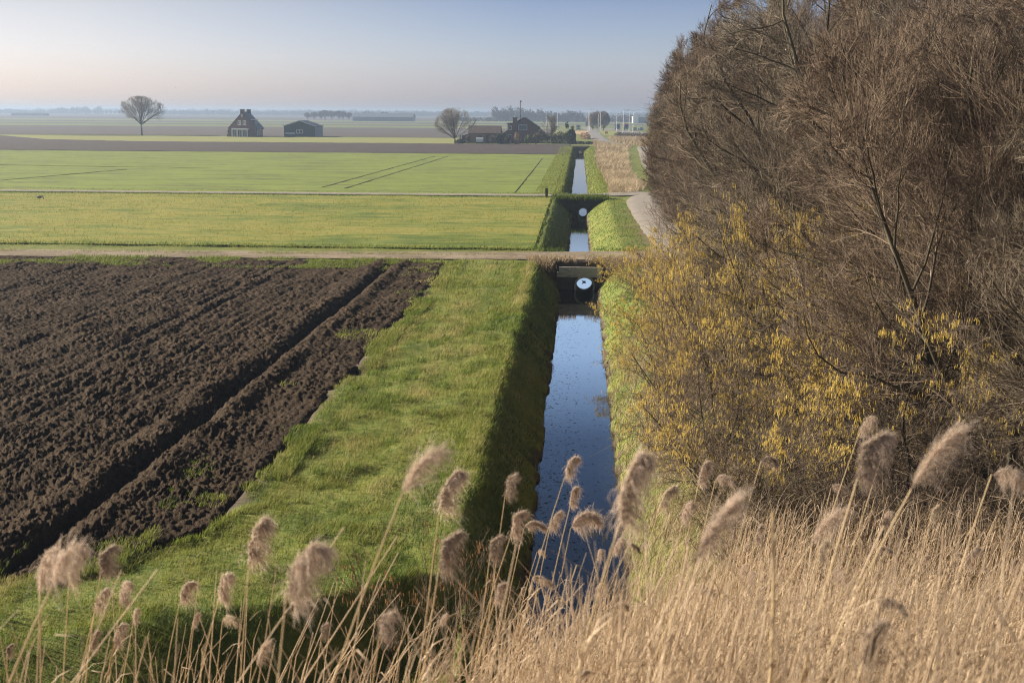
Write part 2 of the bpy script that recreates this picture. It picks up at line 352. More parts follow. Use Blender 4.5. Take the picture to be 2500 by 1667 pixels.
# near ploughed field: a fan shaped grid, finer towards the camera, with real clods and furrows
NU, NV = 470, 640
v_ = np.linspace(0, 1, NV) ** 1.35; u_ = np.linspace(0, 1, NU)
Yp = (19.4 + (72.4 - 19.4) * v_)[:, None] + 0 * u_[None]
Xr = -6.3; Xl = -12.5 - (Yp - 19.4) * .56
Xp = Xr + (Xl - Xr) * u_[None]
ins = in_plough(Xp, Yp)
row = Xp + .18 * fbm(Xp * .25, Yp * .12, 51, 3)
wx = Xp + .16 * fbm(Xp * 2.1, Yp * 2.1, 62, 3); wy = Yp + .16 * fbm(Xp * 2.1, Yp * 2.1, 66, 3)
amp = .35 + 1.1 * sstep(-.5, .6, fbm(Xp * .8, Yp * .6, 67, 3))
zz = .018 * np.sin(row * 2 * np.pi / .47) * (.5 + 1.0 * vn(Xp * .3, Yp * .12, 52)) + .045 * fbm(Xp * 2.1, Yp * .25, 59, 2)
zz += .10 * fbm(Xp * 1.0, Yp * .55, 53, 3)
zz += .15 * (.5 - np.abs(fbm(wx * 3.4, wy * 2.6, 54, 3, .55))) * amp + .11 * (.5 - wor(wx * 6.8, wy * 5.0, 55)) * amp + .07 * fbm(wx * 11, wy * 10, 56, 3, .6) + .045 * (.5 - wor(wx * 13, wy * 11, 60))
fur = Xp + 10.15 + .10 * fbm(Xp * 0, Yp * .3, 57, 3)
zz += -.19 * np.exp(-(fur / .19) ** 2) + .12 * np.exp(-((fur - .62) / .3) ** 2) + .14 * np.exp(-((fur + .7) / .4) ** 2)
fur2 = Xp + 19.6; zz += -.08 * np.exp(-(fur2 / .2) ** 2); fur3 = Xp + 16.1; zz += -.06 * np.exp(-(fur3 / .18) ** 2) + .06 * np.exp(-((fur3 - .5) / .3) ** 2)
zz = zz * (.35 + .65 * sstep(0, 1.5, ins)) + .02
Zp = -.42 + .46 * sstep(-.35, .55, ins) + zz
ii = (np.arange(NV - 1)[:, None] * NU + np.arange(NU - 1)[None]).ravel()
Q = np.stack([ii, ii + NU, ii + NU + 1, ii + 1], 1)
tag(link("ploughed_field", mesh_np("ploughed_field", np.stack([Xp, Yp, Zp], -1), Q, mat=M['soil'], smooth=False)), kind="structure")

# fields, tracks and roads laid on the ground
def sheet(name, m_, xs, ys, z=.02, amp=.0, fx=.3, fy=.3, edge=None, crown=0.):
    X, Y = np.meshgrid(np.array(xs, float), np.array(ys, float))
    if edge is not None: X, Y = edge(X, Y)
    Z = z + amp * fbm(X * fx, Y * fy, 61, 3)
    nx_, ny_ = len(xs), len(ys)
    ii = (np.arange(ny_ - 1)[:, None] * nx_ + np.arange(nx_ - 1)[None]).ravel()
    Q = np.stack([ii, ii + 1, ii + nx_ + 1, ii + nx_], 1)
    return tag(link(name, mesh_np(name, np.stack([X, Y, Z], -1), Q, mat=m_, smooth=True)), kind="structure")
xfar = np.concatenate([-np.geomspace(3.4, 900, 150)[::-1]])
sheet("meadow", M['meadow'], np.concatenate([np.linspace(-120, -62, 20), np.arange(-60, -2.5, .3)]), np.arange(78.2, 126.2, .3), .10, .07, .5, .9,
      edge=lambda X, Y: (X, Y + .25 * fbm(X * .4, X * 0, 71, 2) * ((Y < 79) | (Y > 125.5))))
sheet("crop_field", M['crop'], np.concatenate([np.linspace(-420, -100, 40), np.linspace(-98, -2.6, 160)]), np.linspace(131.2, 259.6, 150), .07, .03)
sheet("soil_strip", M['strip'], np.linspace(-420, -2.3, 190), np.linspace(259.6, 342, 60), .12, .10, .4, .4,
      edge=lambda X, Y: (X, np.where(Y > 341, np.where(X < -122, np.interp(-X, [122, 150, 190, 420], [344, 357, 412, 412]), Y), Y)))
sheet("house_lawn", M['lawn'], np.linspace(-188, -33, 60), np.linspace(342, 415, 12), .06, 0, edge=lambda X, Y: (X, np.where(Y > 342.1, Y + np.interp(-X, [33, 100, 120, 145, 188], [6, 8, 10, -6, 0]), Y) - 0))
for nm, m_, a, b in (("soil_field", 'farsoil', 424, 668), ("green_field", 'fargreen', 671, 762), ("soil_field", 'farsoil', 765, 822), ("green_field", 'fargreen', 825, 905), ("soil_field", 'farsoil', 908, 1010), ("green_field", 'fargreen', 1014, 1190), ("soil_field", 'farsoil', 1195, 3600)):
    sheet(nm, M[m_], np.linspace(-2600, -12 if a < 800 else 60, 30), np.linspace(a, b, 6), .08, 0, edge=lambda X, Y: (X, Y + X * -.03))
sheet("green_verge", M['fargreen'], np.linspace(-2600, -30, 30), np.linspace(414.5, 419.5, 3), .075)
def road(name, m_, pts, w, z=.05, step=1.0):
    pts = np.array(pts, float); s_ = np.concatenate([[0], np.cumsum(np.linalg.norm(np.diff(pts, axis=0), axis=1))])
    t = np.arange(0, s_[-1], step); t = np.append(t, s_[-1])
    c = np.stack([np.interp(t, s_, pts[:, i]) for i in (0, 1)], 1); ww = np.interp(t, s_, w if hasattr(w, '__len__') else [w] * len(pts))
    kk = max(1, int(6 / step)); ker = np.ones(2 * kk + 1) / (2 * kk + 1)
    cp = np.concatenate([np.repeat(c[:1], kk, 0), c, np.repeat(c[-1:], kk, 0)])
    c = np.stack([np.convolve(cp[:, i], ker, 'valid') for i in (0, 1)], 1)
    T = norm(np.gradient(c, axis=0)); N_ = np.stack([-T[:, 1], T[:, 0]], 1)
    offs = np.linspace(-1, 1, 9); P = c[:, None] + N_[:, None] * (offs[None, :, None] * ww[:, None, None] / 2)
    ed = .10 * fbm(P[..., 0] * 1.1, P[..., 1] * 1.1, 81, 2)
    P = P + N_[:, None] * (ed * np.abs(offs)[None] ** 8)[..., None]
    zr = z + .02 * fbm(P[..., 0], P[..., 1], 82, 2) - .07 * (np.abs(offs)[None] > .99)
    k, o = len(c), len(offs); ii = (np.arange(k - 1)[:, None] * o + np.arange(o - 1)[None]).ravel()
    Q = np.stack([ii, ii + 1, ii + o + 1, ii + o], 1)[:, ::-1]
    return tag(link(name, mesh_np(name, np.concatenate([P, zr[..., None]], -1), Q, mat=m_, smooth=True)), kind="structure")
road("track", M['track'], [(-130, 72.2), (-33, 73.0), (-16, 73.6), (-2, 74.6), (4, 75.7), (8, 76.6)], [3.3, 3.3, 3.4, 3.6, 4.2, 5], .13, .4)
road("farm_road", M['road'], [(-150, 128.6), (-32, 129.2), (-3.5, 129.6), (2, 130.6), (5, 132.5), (8.0, 137)], [1.5, 1.6, 2.0, 2.6, 4.5, 6.0], .17, .5)
road("lane", M['road'], [(6.9, 74), (6.4, 90), (6.2, 110), (6.6, 126), (9.0, 134), (12.0, 143), (12.2, 174), (12.8, 213), (15.6, 288), (16.6, 320), (20, 345)], [3.6, 3.6, 3.6, 4.2, 5.4, 5, 5, 5, 5, 5, 5], .14, .8)
road("access_road", M['asphalt'], [(12, 340), (7.0, 374), (6.4, 430), (6.2, 505), (6.0, 600), (4, 760)], [6, 5.5, 5.0, 4.6, 5, 6], .12, 4)
road("highway", M['asphalt'], [(30, 430), (27.5, 480), (25, 540), (22, 600), (14, 700)], [9, 12, 13, 10, 8], .12, 4)
road("cross_road", M['asphalt'], [(-12, 648), (14, 648), (50, 646), (90, 640)], 7, .13, 4)
sheet("dry_field", M['tan'], np.linspace(-3.2, 4.0, 8), np.linspace(512, 606, 6), .10)
sheet("verge", M['lawn'], np.linspace(9.3, 17, 5), np.linspace(480, 636, 6), .09)
# tractor wheel lines through the crop
def wheel(pts, w=.26): return road("wheel_track", M['rut'], pts, w, .12, 3)
for p_, w_ in zip(([(-28.2, 139), (-27.3, 244)], [(-25.4, 137), (-24.8, 244)], [(-6.7, 131.6), (-6.8, 237)], [(-90, 190), (-52, 184.5)], [(-68, 146), (-63.5, 180)]), (.26, .26, .26, .14, .14)): wheel(p_, w_)

# ------------------------------------------------------------------ culverts: an earth dam with a real pipe through it
def dam(y0, y1, cx, cz, r, hw_l, hw_r, top, name_label, beam=None):
    n_ = 64; an = np.arange(n_) * 2 * np.pi / n_
    poly = np.array([(-hw_l * .45, -2.4), (hw_r * .45, -2.4), (hw_r, top - .05), (-hw_l, top - .05)])
    outer = []
    for a in an:
        d = np.array([math.cos(a), math.sin(a)]); best = 9e9
        for i in range(4):
            p0, p1 = poly[i], poly[(i + 1) % 4]; e = p1 - p0; den = d[0] * e[1] - d[1] * e[0]
            if abs(den) < 1e-9: continue
            w = p0 - (cx, cz); t = (w[0] * e[1] - w[1] * e[0]) / den; s_ = (w[0] * d[1] - w[1] * d[0]) / den
            if t > 0 and -1e-6 <= s_ <= 1 + 1e-6: best = min(best, t)
        outer.append((cx + d[0] * best, cz + d[1] * best))
    outer = np.array(outer); ring = np.stack([cx + (r + .02) * np.cos(an), cz + (r + .02) * np.sin(an)], 1)
    rows = []
    for yy, sgn in ((y0, -1), (y1, 1)):
        lay = []
        for f in np.linspace(0, 1, 12):
            p_ = ring + (outer - ring) * f
            slope = np.clip((p_[:, 1] + 1.5), 0, 2) * .30 * -sgn
            wob = .10 * fbm(p_[:, 0] * 2.2, p_[:, 1] * 2.2, int(yy), 3) * (f > .02)
            lay.append(np.stack([p_[:, 0], yy + slope + wob, p_[:, 1]], 1))
        rows.append(lay)
    seq = rows[0][::-1]; tail = rows[1]
    L = [tail[0]] + [seq[-1]]
    V = np.concatenate(seq + tail); nl = len(seq) + len(tail)
    j = np.arange(n_); Q = []
    for k in range(nl - 1): Q.append(np.stack([k * n_ + j, k * n_ + (j + 1) % n_, (k + 1) * n_ + (j + 1) % n_, (k + 1) * n_ + j], 1))
    Q.append(np.stack([(nl - 1) * n_ + j, (nl - 1) * n_ + (j + 1) % n_, (j + 1) % n_, j], 1))   # over the top
    V = V.astype(float); V[:, 2] += .05 * fbm(V[:, 0] * 1.5, V[:, 1] * 1.5, 9, 3) * (V[:, 2] > -.4)
    tag(link("causeway", mesh_np("causeway", V, np.concatenate(Q), mat=M['bank'], smooth=True)), kind="structure")
    root = empty("culvert", (cx, y0 + .05, cz), label=name_label, cat="culvert")
    mb = MB(); k = 40; ro, ri = r + .06, r - .03; yl = y1 - y0 - .15
    v = []
    for yy in (-.22, yl):
        for rr in (ro, ri): v += [(rr * math.cos(2 * math.pi * i / k), yy, rr * math.sin(2 * math.pi * i / k)) for i in range(k)]
    f = []
    for i in range(k):
        a, b = i, (i + 1) % k
        f += [(a, b, k + b, k + a), (2 * k + a, 3 * k + a, 3 * k + b, 2 * k + b), (k + a, k + b, 3 * k + b, 3 * k + a), (a, 2 * k + a, 2 * k + b, b)]
    mb.add(v, f); mb.build("pipe", M['pipe'], root, smooth=False)
    if beam:
        for zt, zb, x0, x1, yo in beam:
            b = MB(); s_ = 14
            b.box(x0 - cx, x1 - cx, yo, yo + .14, zb - cz, zt - cz); b.build("beam", M['concrete'], root)
    return root
dam(71.5, 77.35, .41, -1.28, .52, 2.5, 2.9, .10, "concrete pipe culvert with two grey beams above it under the dirt track", beam=[(-.17, -.44, -1.02, 1.42, -.42), (-.452, -.73, -1.14, 1.37, -.36)])
dam(126.2, 131.6, .47, -1.32, .44, 2.4, 2.8, .12, "small round pipe culvert in a dark earth bank under the pale farm road")
dam(322, 334, .25, -1.45, .5, 2.2, 2.8, .10, "farthest pipe culvert where the ditch ends near the farmhouse")

# ------------------------------------------------------------------ grass
def blades(name, x, y, z, h, w, tnt, m_, lean=.5, wind=.25, seed=0, **kw):
    r = np.random.default_rng(seed); N = len(x); a = r.uniform(0, 2 * np.pi, N)
    d = np.stack([np.cos(a) * lean * r.random(N) + wind, np.sin(a) * lean * r.random(N), np.ones(N)], 1)
    b = np.stack([x, y, z - .01], 1); side = np.stack([np.cos(a + 1.4), np.sin(a + 1.4), 0 * a], 1)
    P = np.stack([b, b + d * (h * .55)[:, None], b + d * np.array([1, 1, 0]) * (h * 1.25)[:, None] + np.array([0, 0, 1]) * (h * .9)[:, None]], 1)
    W = np.stack([w, w * .75, w * .12], 1)
    V, Q = ribbons(P, W, side)
    me = mesh_np(name, V, Q, mat=m_, tint=np.repeat(tnt, 6))
    return tag(link(name, me), **kw)
def scatter(n_, x0, x1, y0, y1, pw=2., seed=0):
    r = np.random.default_rng(seed); u = r.random(n_)
    y = (y0 ** (1 - pw) + u * (y1 ** (1 - pw) - y0 ** (1 - pw))) ** (1 / (1 - pw)) if pw != 1 else y0 * (y1 / y0) ** u
    return r.uniform(x0, x1, n_), y, r
# near strip and both canal banks
x, y, r = scatter(430000, -13, 4.6, 17.2, 72, 1.7, 3)
xl, xr, cl, cr = canal(y); z = ground_z(x, y); nzz = fbm(x * .9, y * .7, 91, 3)
keep = (in_plough(x, y) < .16 + .5 * np.clip(nzz, -1, 1)) & ~((x > xl - .03) & (x < xr + .03)) & (z > -1.25) & (embank(x, y) < .15) & (r.random(len(x)) < .55 + .6 * nzz)
keep &= ~((x > .8) & (y < 22.5)) & ~((x > 3.3) & (r.random(len(x)) < .75)) & ~((x > 1.5) & (y < 48) & (r.random(len(x)) < .55))
x, y, z, nzz = x[keep], y[keep], z[keep], nzz[keep]
big = fbm(x * .35, y * .16, 92, 3); crest = np.exp(-((x + 2.6) / .55) ** 2)
h = (.05 + .05 * r.random(len(x)) + .05 * np.clip(nzz, 0, 1) + .05 * crest + .06 * np.exp(-((y - (22.2 + .56 * (x + 2.4))) / .7) ** 2) * (x < -2)) * np.interp(y, [18, 70], [1, 1.7])
w = .004 * y / 24 + .0015
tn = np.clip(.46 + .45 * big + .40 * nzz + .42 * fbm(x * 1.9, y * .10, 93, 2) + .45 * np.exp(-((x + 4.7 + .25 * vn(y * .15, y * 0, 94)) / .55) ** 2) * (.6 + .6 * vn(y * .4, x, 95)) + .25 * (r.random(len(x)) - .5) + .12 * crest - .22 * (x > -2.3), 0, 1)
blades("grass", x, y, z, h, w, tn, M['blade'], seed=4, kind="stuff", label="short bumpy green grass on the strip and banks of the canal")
# longer tussocks here and there on the strip, dead stalks on the right bank
x, y, r = scatter(90000, -10, -2.2, 19.5, 72, 1.7, 13); nn = fbm(x * 1.7, y * 1.3, 14, 2); keep = (nn > .38) & (in_plough(x, y) < -.1) & (embank(x, y) < .15); x, y = x[keep], y[keep]; N = len(x); z = ground_z(x, y); kk = z > -.5; x, y, z = x[kk], y[kk], z[kk]; N = len(x)
blades("tussocks", x, y, z, (.11 + .10 * r.random(N)) * np.interp(y, [20, 70], [1, 1.5]), .005 * y / 24 + .001, np.clip(.30 + .5 * r.random(N) * (vn(x * .3, y * .2, 15) > 0) + .15 * r.random(N), 0, 1), M['blade'], lean=.9, seed=16, kind="stuff")
x, y, r = scatter(15000, 1.2, 4.2, 21.5, 50, 1.6, 17); keep = r.random(len(x)) < np.interp(y, [22, 34, 50], [1, .8, .25]); x, y = x[keep], y[keep]; z = ground_z(x, y); keep = z > -1.4; x, y, z = x[keep], y[keep], z[keep]; N = len(x)
blades("dead_stalks", x, y, z, .15 + .4 * r.random(N) ** 2, .006 * y / 24, r.random(N) * .75, M['brush'], lean=1.1, seed=18, kind="stuff")
# weedy grass tufts creeping over the edge of the ploughed soil
x, y, r = scatter(150000, -10.5, -6.2, 21, 71, 1.6, 6)
ins = in_plough(x, y); nn = fbm(x * .9, y * .45, 95, 3); keep = (nn > -.06 + np.interp(y, [25, 50, 70], [.17, .24, .40]) * np.clip(ins, 0, 3)) & (ins > -.4) & (ins < 2.6)
keep |= (nn > .1) & (y > 66.5) & (x < -7)
keep &= (ins < .25) | (r.random(len(x)) < .30 + .5 * fbm(x * 3, y * 2.4, 99, 2))
x, y, nn = x[keep], y[keep], nn[keep]; N = len(x)
blades("weed_tufts", x, y, np.where(in_plough(x, y) > .2, .04, .0) + .03 * r.random(N), .06 + .11 * r.random(N) + .05 * np.clip(nn, 0, 1), .005 * y / 24 + .0015, np.clip(.36 + .35 * r.random(N) + .4 * vn(x * .8, y * .5, 9), 0, 1), M['blade'], seed=8, kind="stuff")
x, y, r = scatter(26000, -46, -8, 66.8, 71.6, 0, 61)
nn = fbm(x * .35, y * .5, 96, 3); keep = (nn > -.02 + .10 * (x > -24)); x, y = x[keep], y[keep]; N = len(x)
blades("weed_tufts", x, y, .06 + .05 * r.random(N), .10 + .12 * r.random(N), .014 + 0 * x, np.clip(.3 + .3 * r.random(N), 0, 1), M['blade'], seed=62, kind="stuff")
# meadow beyond the track, banks of the second and third canal reach, rough fringe along the road
x, y, r = scatter(150000, -62, 4.4, 76.6, 134, 1.4, 9)
xl, xr, cl, cr = canal(y); z = ground_z(x, y); nn = fbm(x * .25, y * .45, 97, 3)
fr = np.exp(-((y - 126.6) / .9) ** 2) + np.exp(-((y - 78.2) / .7) ** 2) + .8 * np.exp(-((y - 132.5) / .5) ** 2) * (np.abs(x) < 9)
keep = ~((x > xl - .03) & (x < xr + .03) & (np.abs(y - 129) > 3.4) & (y > 78.8)) & (z > -1.3) & (r.random(len(x)) < .25 + .45 * nn + fr + .5 * (x > cl - .5)) & ~((y > 127.8) & (y < 131.5 + .2 * (x > 1) * x)) & ~((x > 4.0 + .3 * nn) & (y > 126))
x, y, z, nn, fr, cl = x[keep], y[keep], z[keep], nn[keep], fr[keep], cl[keep]; N = len(x)
z = np.where((x < cl), .09 + .05 * fbm(x * .5, y * .9, 61, 3), z); z = np.where(((y > 126) | (y < 78.4)) & (np.abs(x) < 2.8), .10, z)
blades("meadow_tufts", x, y, z, .07 + .09 * r.random(N) + .14 * fr * r.random(N), .010 * y / 80 + .004, np.clip(.55 + .35 * nn + .3 * (r.random(N) - .5) - .25 * fr - .2 * (x > cl - .4), 0, 1), M['blade'], seed=10, kind="stuff")
x, y, r = scatter(40000, -4.6, 5.0, 131.5, 324, 1.3, 19)
xl, xr, cl, cr = canal(y); z = ground_z(x, y); keep = ~((x > xl) & (x < xr)) & (z > -1.35)
x, y, z = x[keep], y[keep], z[keep]; N = len(x)
blades("bank_tufts", x, y, z + .03, .12 + .14 * r.random(N), .02 * y / 140, np.clip(.35 + .4 * r.random(N), 0, 1), M['blade'], seed=20, kind="stuff")
# dead grass hanging over the culvert faces
x, y, r = scatter(3200, -2.8, 3.2, 70.8, 73.0, 0, 23); N = len(x)
z = .10 - np.clip((72.2 - y), 0, 1.2) * .5 * r.random(N); keep = (np.abs(x - .15) > 1.25 + .5 * r.random(N)) | ((r.random(N) < .5) & (y > 71.9) & (np.abs(x - .2) > .25)); x, y, z = x[keep], y[keep], z[keep]; N = len(x)
blades("dead_grass", x, y, z, .16 + .2 * r.random(N), .012 + 0 * x, r.random(N), M['brush'], lean=1.2, wind=0, seed=24, kind="stuff")
x, y, r = scatter(2400, -2.6, 3.0, 125.6, 128.0, 0, 25); N = len(x)
blades("dead_grass", x, y, .12 - np.clip(126.4 - y, 0, 2) * .4 * r.random(N), .2 + .25 * r.random(N), .02 + 0 * x, r.random(N) * .6, M['blade'], lean=1.2, wind=0, seed=26, kind="stuff")
# straw coloured verge by the end of the track
x, y, r = scatter(7000, 3.4, 8.5, 66, 78, 0, 27); keep = ~((y > 73.2) & (y < 78.4)); x, y = x[keep], y[keep]; N = len(x)
blades("verge_grass", x, y, ground_z(x, y), .25 + .35 * r.random(N), .012 + 0 * x, .3 + .7 * r.random(N), M['brush'], lean=.8, wind=.1, seed=28, kind="stuff")
# dry brush between the canal and the lane
x, y, r = scatter(52000, 2.3, 15, 134.5, 338, 1.5, 29)
lane_l = np.interp(y, [134, 142, 150, 174, 213, 288, 340], [6.0, 8.6, 9.6, 9.6, 10.2, 13.1, 15]); br_l = np.interp(y, [134, 150, 228, 335], [3.1, 3.2, 2.75, 4.2])
nn = fbm(x * .5, y * .12, 98, 3); keep = (x > br_l + .4 * nn) & (x < lane_l - np.interp(y, [134, 160, 213, 288, 338], [.9, 2.6, 2.2, 2.6, 1.0]) + .3 * nn) & (nn > -.45)
x, y, nn = x[keep], y[keep], nn[keep]; N = len(x)
blades("dry_brush", x, y, 0 * x, .35 + .55 * r.random(N) + .35 * np.clip(nn, 0, 1), .018 * y / 150, np.clip(.5 + .9 * nn + .5 * (r.random(N) - .5), 0, 1), M['brush'], lean=.6, seed=30, kind="stuff", label="dry pinkish brown brush between the ditch and the bending lane")
x, y, r = scatter(16000, 3.5, 26, 330, 440, 1.0, 31); keep = ~((np.abs(x - np.interp(y, [340, 374, 430], [12, 7, 6.4])) < 3.2)); x, y = x[keep], y[keep]; N = len(x)
blades("dry_brush", x, y, 0 * x, .5 + .7 * r.random(N), .05 + 0 * x, r.random(N) * .8, M['brush'], lean=.6, seed=32, kind="stuff")
# grass crown along the dirt track
x, y, r = scatter(9000, -46, 3, 73.9, 74.9, 0, 35); keep = (r.random(len(x)) < .35 + .6 * fbm(x * .35, y * 0, 36, 2)); x, y = x[keep], y[keep] - .9 * sstep(4, -34, x[keep]); N = len(x)
blades("track_grass", x, y, .13 + 0 * x, .06 + .07 * r.random(N), .014 + 0 * x, .4 + .5 * r.random(N), M['blade'], seed=37, kind="stuff")
# dead brown growth along both water lines
x, y, r = scatter(16000, 0, 1, 20, 125, 1.5, 38); xl, xr, cl, cr = canal(y); lf = r.random(len(x)) < .5; x = np.where(lf, xl - .14 * r.random(len(x)), xr + .14 * r.random(len(x))); keep = (fbm(y * 1.6, 9. * lf, 39, 3) > -.1) & ~((y > 70.5) & (y < 78.5)); x, y, lf = x[keep], y[keep], lf[keep]; N = len(x)
blades("waterline_stalks", x, y, np.full(N, WATER - .03), .10 + .16 * r.random(N) ** 1.5, .006 * y / 30, r.random(N) * .5, M['brush'], lean=1.0, wind=0, seed=40, kind="stuff")
# duckweed flecks
x, y, r = scatter(1700, -.95, 1.1, 24, 71, 1.2, 33); N = len(x); keep = r.random(N) < np.where(x < .15, .9, .18); x, y = x[keep], y[keep]; N = len(x)
a = np.stack([x, y, 0 * x + WATER + .006], 1); ln = .02 + .045 * r.random(N) ** 2; wd = .004 + .009 * r.random(N)
V = np.stack([a + np.stack([sx_ * ln, sy_ * wd * 2, 0 * ln], 1) for sx_, sy_ in ((-1, -.3), (.1, -1), (1, .3), (-.1, 1))], 1)
tag(link("floating_weed", mesh_np("floating_weed", V.reshape(-1, 3), np.arange(4 * N).reshape(-1, 4), mat=M['weed'])), kind="stuff")
# ------------------------------------------------------------------ bare trees
def children_of(P, Rr, n_, t0, t1, ang, length, k, wander, up, bias, rr, seed, rmin=.002, tip=.25):
    r = np.random.default_rng(seed); N, kp, _ = P.shape
    idx = np.repeat(np.arange(N), n_); m_ = len(idx)
    t = t0 + (t1 - t0) * (np.tile((np.arange(n_) + .5) / n_, N) + (r.random(m_) - .5) / n_)
    f = t * (kp - 1); i0 = np.minimum(f.astype(int), kp - 2); w = (f - i0)[:, None]
    pos = P[idx, i0] * (1 - w) + P[idx, i0 + 1] * w; tan = norm(P[idx, i0 + 1] - P[idx, i0])
    rad = Rr[idx, i0] * (1 - w[:, 0]) + Rr[idx, i0 + 1] * w[:, 0]
    plen = np.linalg.norm(P[idx, -1] - P[idx, 0], axis=1)
    q = r.normal(size=(m_, 3)); q = norm(q - (q * tan).sum(1, keepdims=True) * tan)
    a = np.radians(r.uniform(ang[0], ang[1], m_))[:, None]
    d = norm(np.cos(a) * tan + np.sin(a) * q + np.array(bias))
    L = plen * length * (1.15 - .65 * t) * r.uniform(.7, 1.25, m_)
    pts = [pos]
    for s_ in range(k - 1):
        d = norm(d + wander * r.normal(size=(m_, 3)) + np.array([0, 0, up])); pts.append(pts[-1] + d * (L / (k - 1))[:, None])
    r0 = np.maximum(rad * rr, rmin)
    return np.stack(pts, 1), r0[:, None] * np.linspace(1, tip, k)[None]
def stems(n_, h, spread, lean, r0, k, seed, wander=.06, base=.35):
    r = np.random.default_rng(seed); out = []
    a0 = r.uniform(0, 6.28)
    for i in range(n_):
        a = a0 + i * 2 * np.pi / n_ + r.uniform(-.4, .4)
        d = norm(np.array([math.cos(a) * spread + lean[0], math.sin(a) * spread + lean[1], 1.])); p_ = np.array([math.cos(a) * base * (n_ > 1), math.sin(a) * base * (n_ > 1), -.2]); pts = [p_]
        L = h * r.uniform(.85, 1.08)
        for s_ in range(k - 1):
            d = norm(d + wander * r.normal(size=3) + np.array([0, 0, .05])); p_ = p_ + d * L / (k - 1); pts.append(p_)
        out.append(pts)
    return np.array(out), np.array([[r0 * r.uniform(.75, 1.1)] * k for _ in range(n_)]) * np.linspace(1, .22, k)[None] ** .9
def tintof(P, seed, per): 
    r = np.random.default_rng(seed); return np.repeat(r.random(len(P)), per)
def envelope(P, env, soft=.16):
    """limbs that outgrow the crown's light-filled dome bend back into it, unevenly"""
    c, rad = np.array(env[:3]), np.array(env[3:]); q = (P - c) / rad; r_ = np.linalg.norm(q, axis=-1, keepdims=True); u = q / (r_ + 1e-6)
    lim = .90 + .10 * vn(u[..., :1] * 2.6 + u[..., 2:] * 1.7 + c[2], u[..., 1:2] * 2.6 + 3.1 * u[..., 2:], 5) + .05 * vn(u[..., :1] * 9 + 3, u[..., 1:2] * 9 + u[..., 2:] * 7, 6)
    over = np.clip(r_ - lim, 0, None); q2 = np.where(r_ > lim, u * (lim + soft * np.tanh(over / (.14 + soft))), q)
    out = c + q2 * rad; return np.where(P[..., 2:] < .6, P, out)
def tree_meshes(name, seed, st, levels, trunk_levels=2, env=None, matn=None):
    """levels: kwargs for children_of; returns trunk mesh data and crown mesh data"""
    P, Rr = st; P = envelope(P, env) if env else P; lv = [(P, Rr)]
    for i, kw in enumerate(levels):
        P, Rr = children_of(P, Rr, seed=seed * 31 + i, **kw)
        if env and i < 2: P = envelope(P, env, .18)
        elif env:                                           # twigs that would start or end outside the crown never grew
            rr_ = lambda Q_: np.linalg.norm((Q_ - np.array(env[:3])) / np.array(env[3:]), axis=-1); rk = np.random.default_rng(seed + i).random(len(P))
            ok = (rr_(P[:, 0]) < 1.02) & (rr_(P[:, -1]) < 1.0 + .16 * rk) & (P[:, -1, 2] > .15); P, Rr = P[ok], Rr[ok]
        lv.append((P, Rr))
    def pack(ls, sides):
        parts = [tubes(p_, r_, s_) for (p_, r_), s_ in zip(ls, sides)]
        tn = np.concatenate([tintof(p_, seed + 7 + i, p_.shape[1] * s_) for i, ((p_, r_), s_) in enumerate(zip(ls, sides))])
        V, Q = merge(parts); return V, Q, tn
    V, Q, tn = pack(lv[:trunk_levels], [8, 6, 5]); tm = mesh_np(name + "_trunk", V, Q, mat=M['branch'], smooth=True, tint=tn)
    V, Q, tn = pack(lv[trunk_levels:], [4, 3, 3, 3]); cm = mesh_np(name + "_crown", V, Q, mat=M[matn or ('twig', 'twig2', 'twig3')[seed % 3]], tint=tn)
    return tm, cm, lv
def big_tree(seed, h=14.):
    st = stems(4, h, .36, (-.30, 0), .13, 10, seed, .07)
    return tree_meshes("big_tree", seed, st, [
        dict(n_=13, t0=.12, t1=.97, ang=(38, 72), length=.50, k=8, wander=.10, up=.05, bias=(-.34, 0, .02), rr=.55, rmin=.028),
        dict(n_=11, t0=.12, t1=.98, ang=(24, 52), length=.46, k=6, wander=.10, up=.04, bias=(-.22, 0, .05), rr=.55, rmin=.013),
        dict(n_=9, t0=.10, t1=1., ang=(20, 48), length=.62, k=4, wander=.09, up=.05, bias=(-.14, 0, .08), rr=.55, rmin=.0085),
        dict(n_=7, t0=.08, t1=1., ang=(18, 45), length=.80, k=3, wander=.06, up=.07, bias=(-.12, 0, .16), rr=.65, rmin=.0056, tip=.5)], env=(-.9, 0, 6.3, 6.3, 6.3, 8.6))
def hazel(seed, h=5.):
    st = stems(11, h, .85, (-.12, 0), .045, 9, seed, .10, .5)
    return tree_meshes("hazel", seed, st, [
        dict(n_=11, t0=.10, t1=.97, ang=(25, 62), length=.44, k=6, wander=.14, up=.03, bias=(-.05, 0, .0), rr=.5, rmin=.008),
        dict(n_=10, t0=.15, t1=1., ang=(25, 60), length=.50, k=5, wander=.16, up=.03, bias=(0, 0, .02), rr=.55, rmin=.005),
        dict(n_=9, t0=.15, t1=1., ang=(25, 60), length=.55, k=3, wander=.16, up=.04, bias=(0, 0, .03), rr=.6, rmin=.004, tip=.5)], 2)
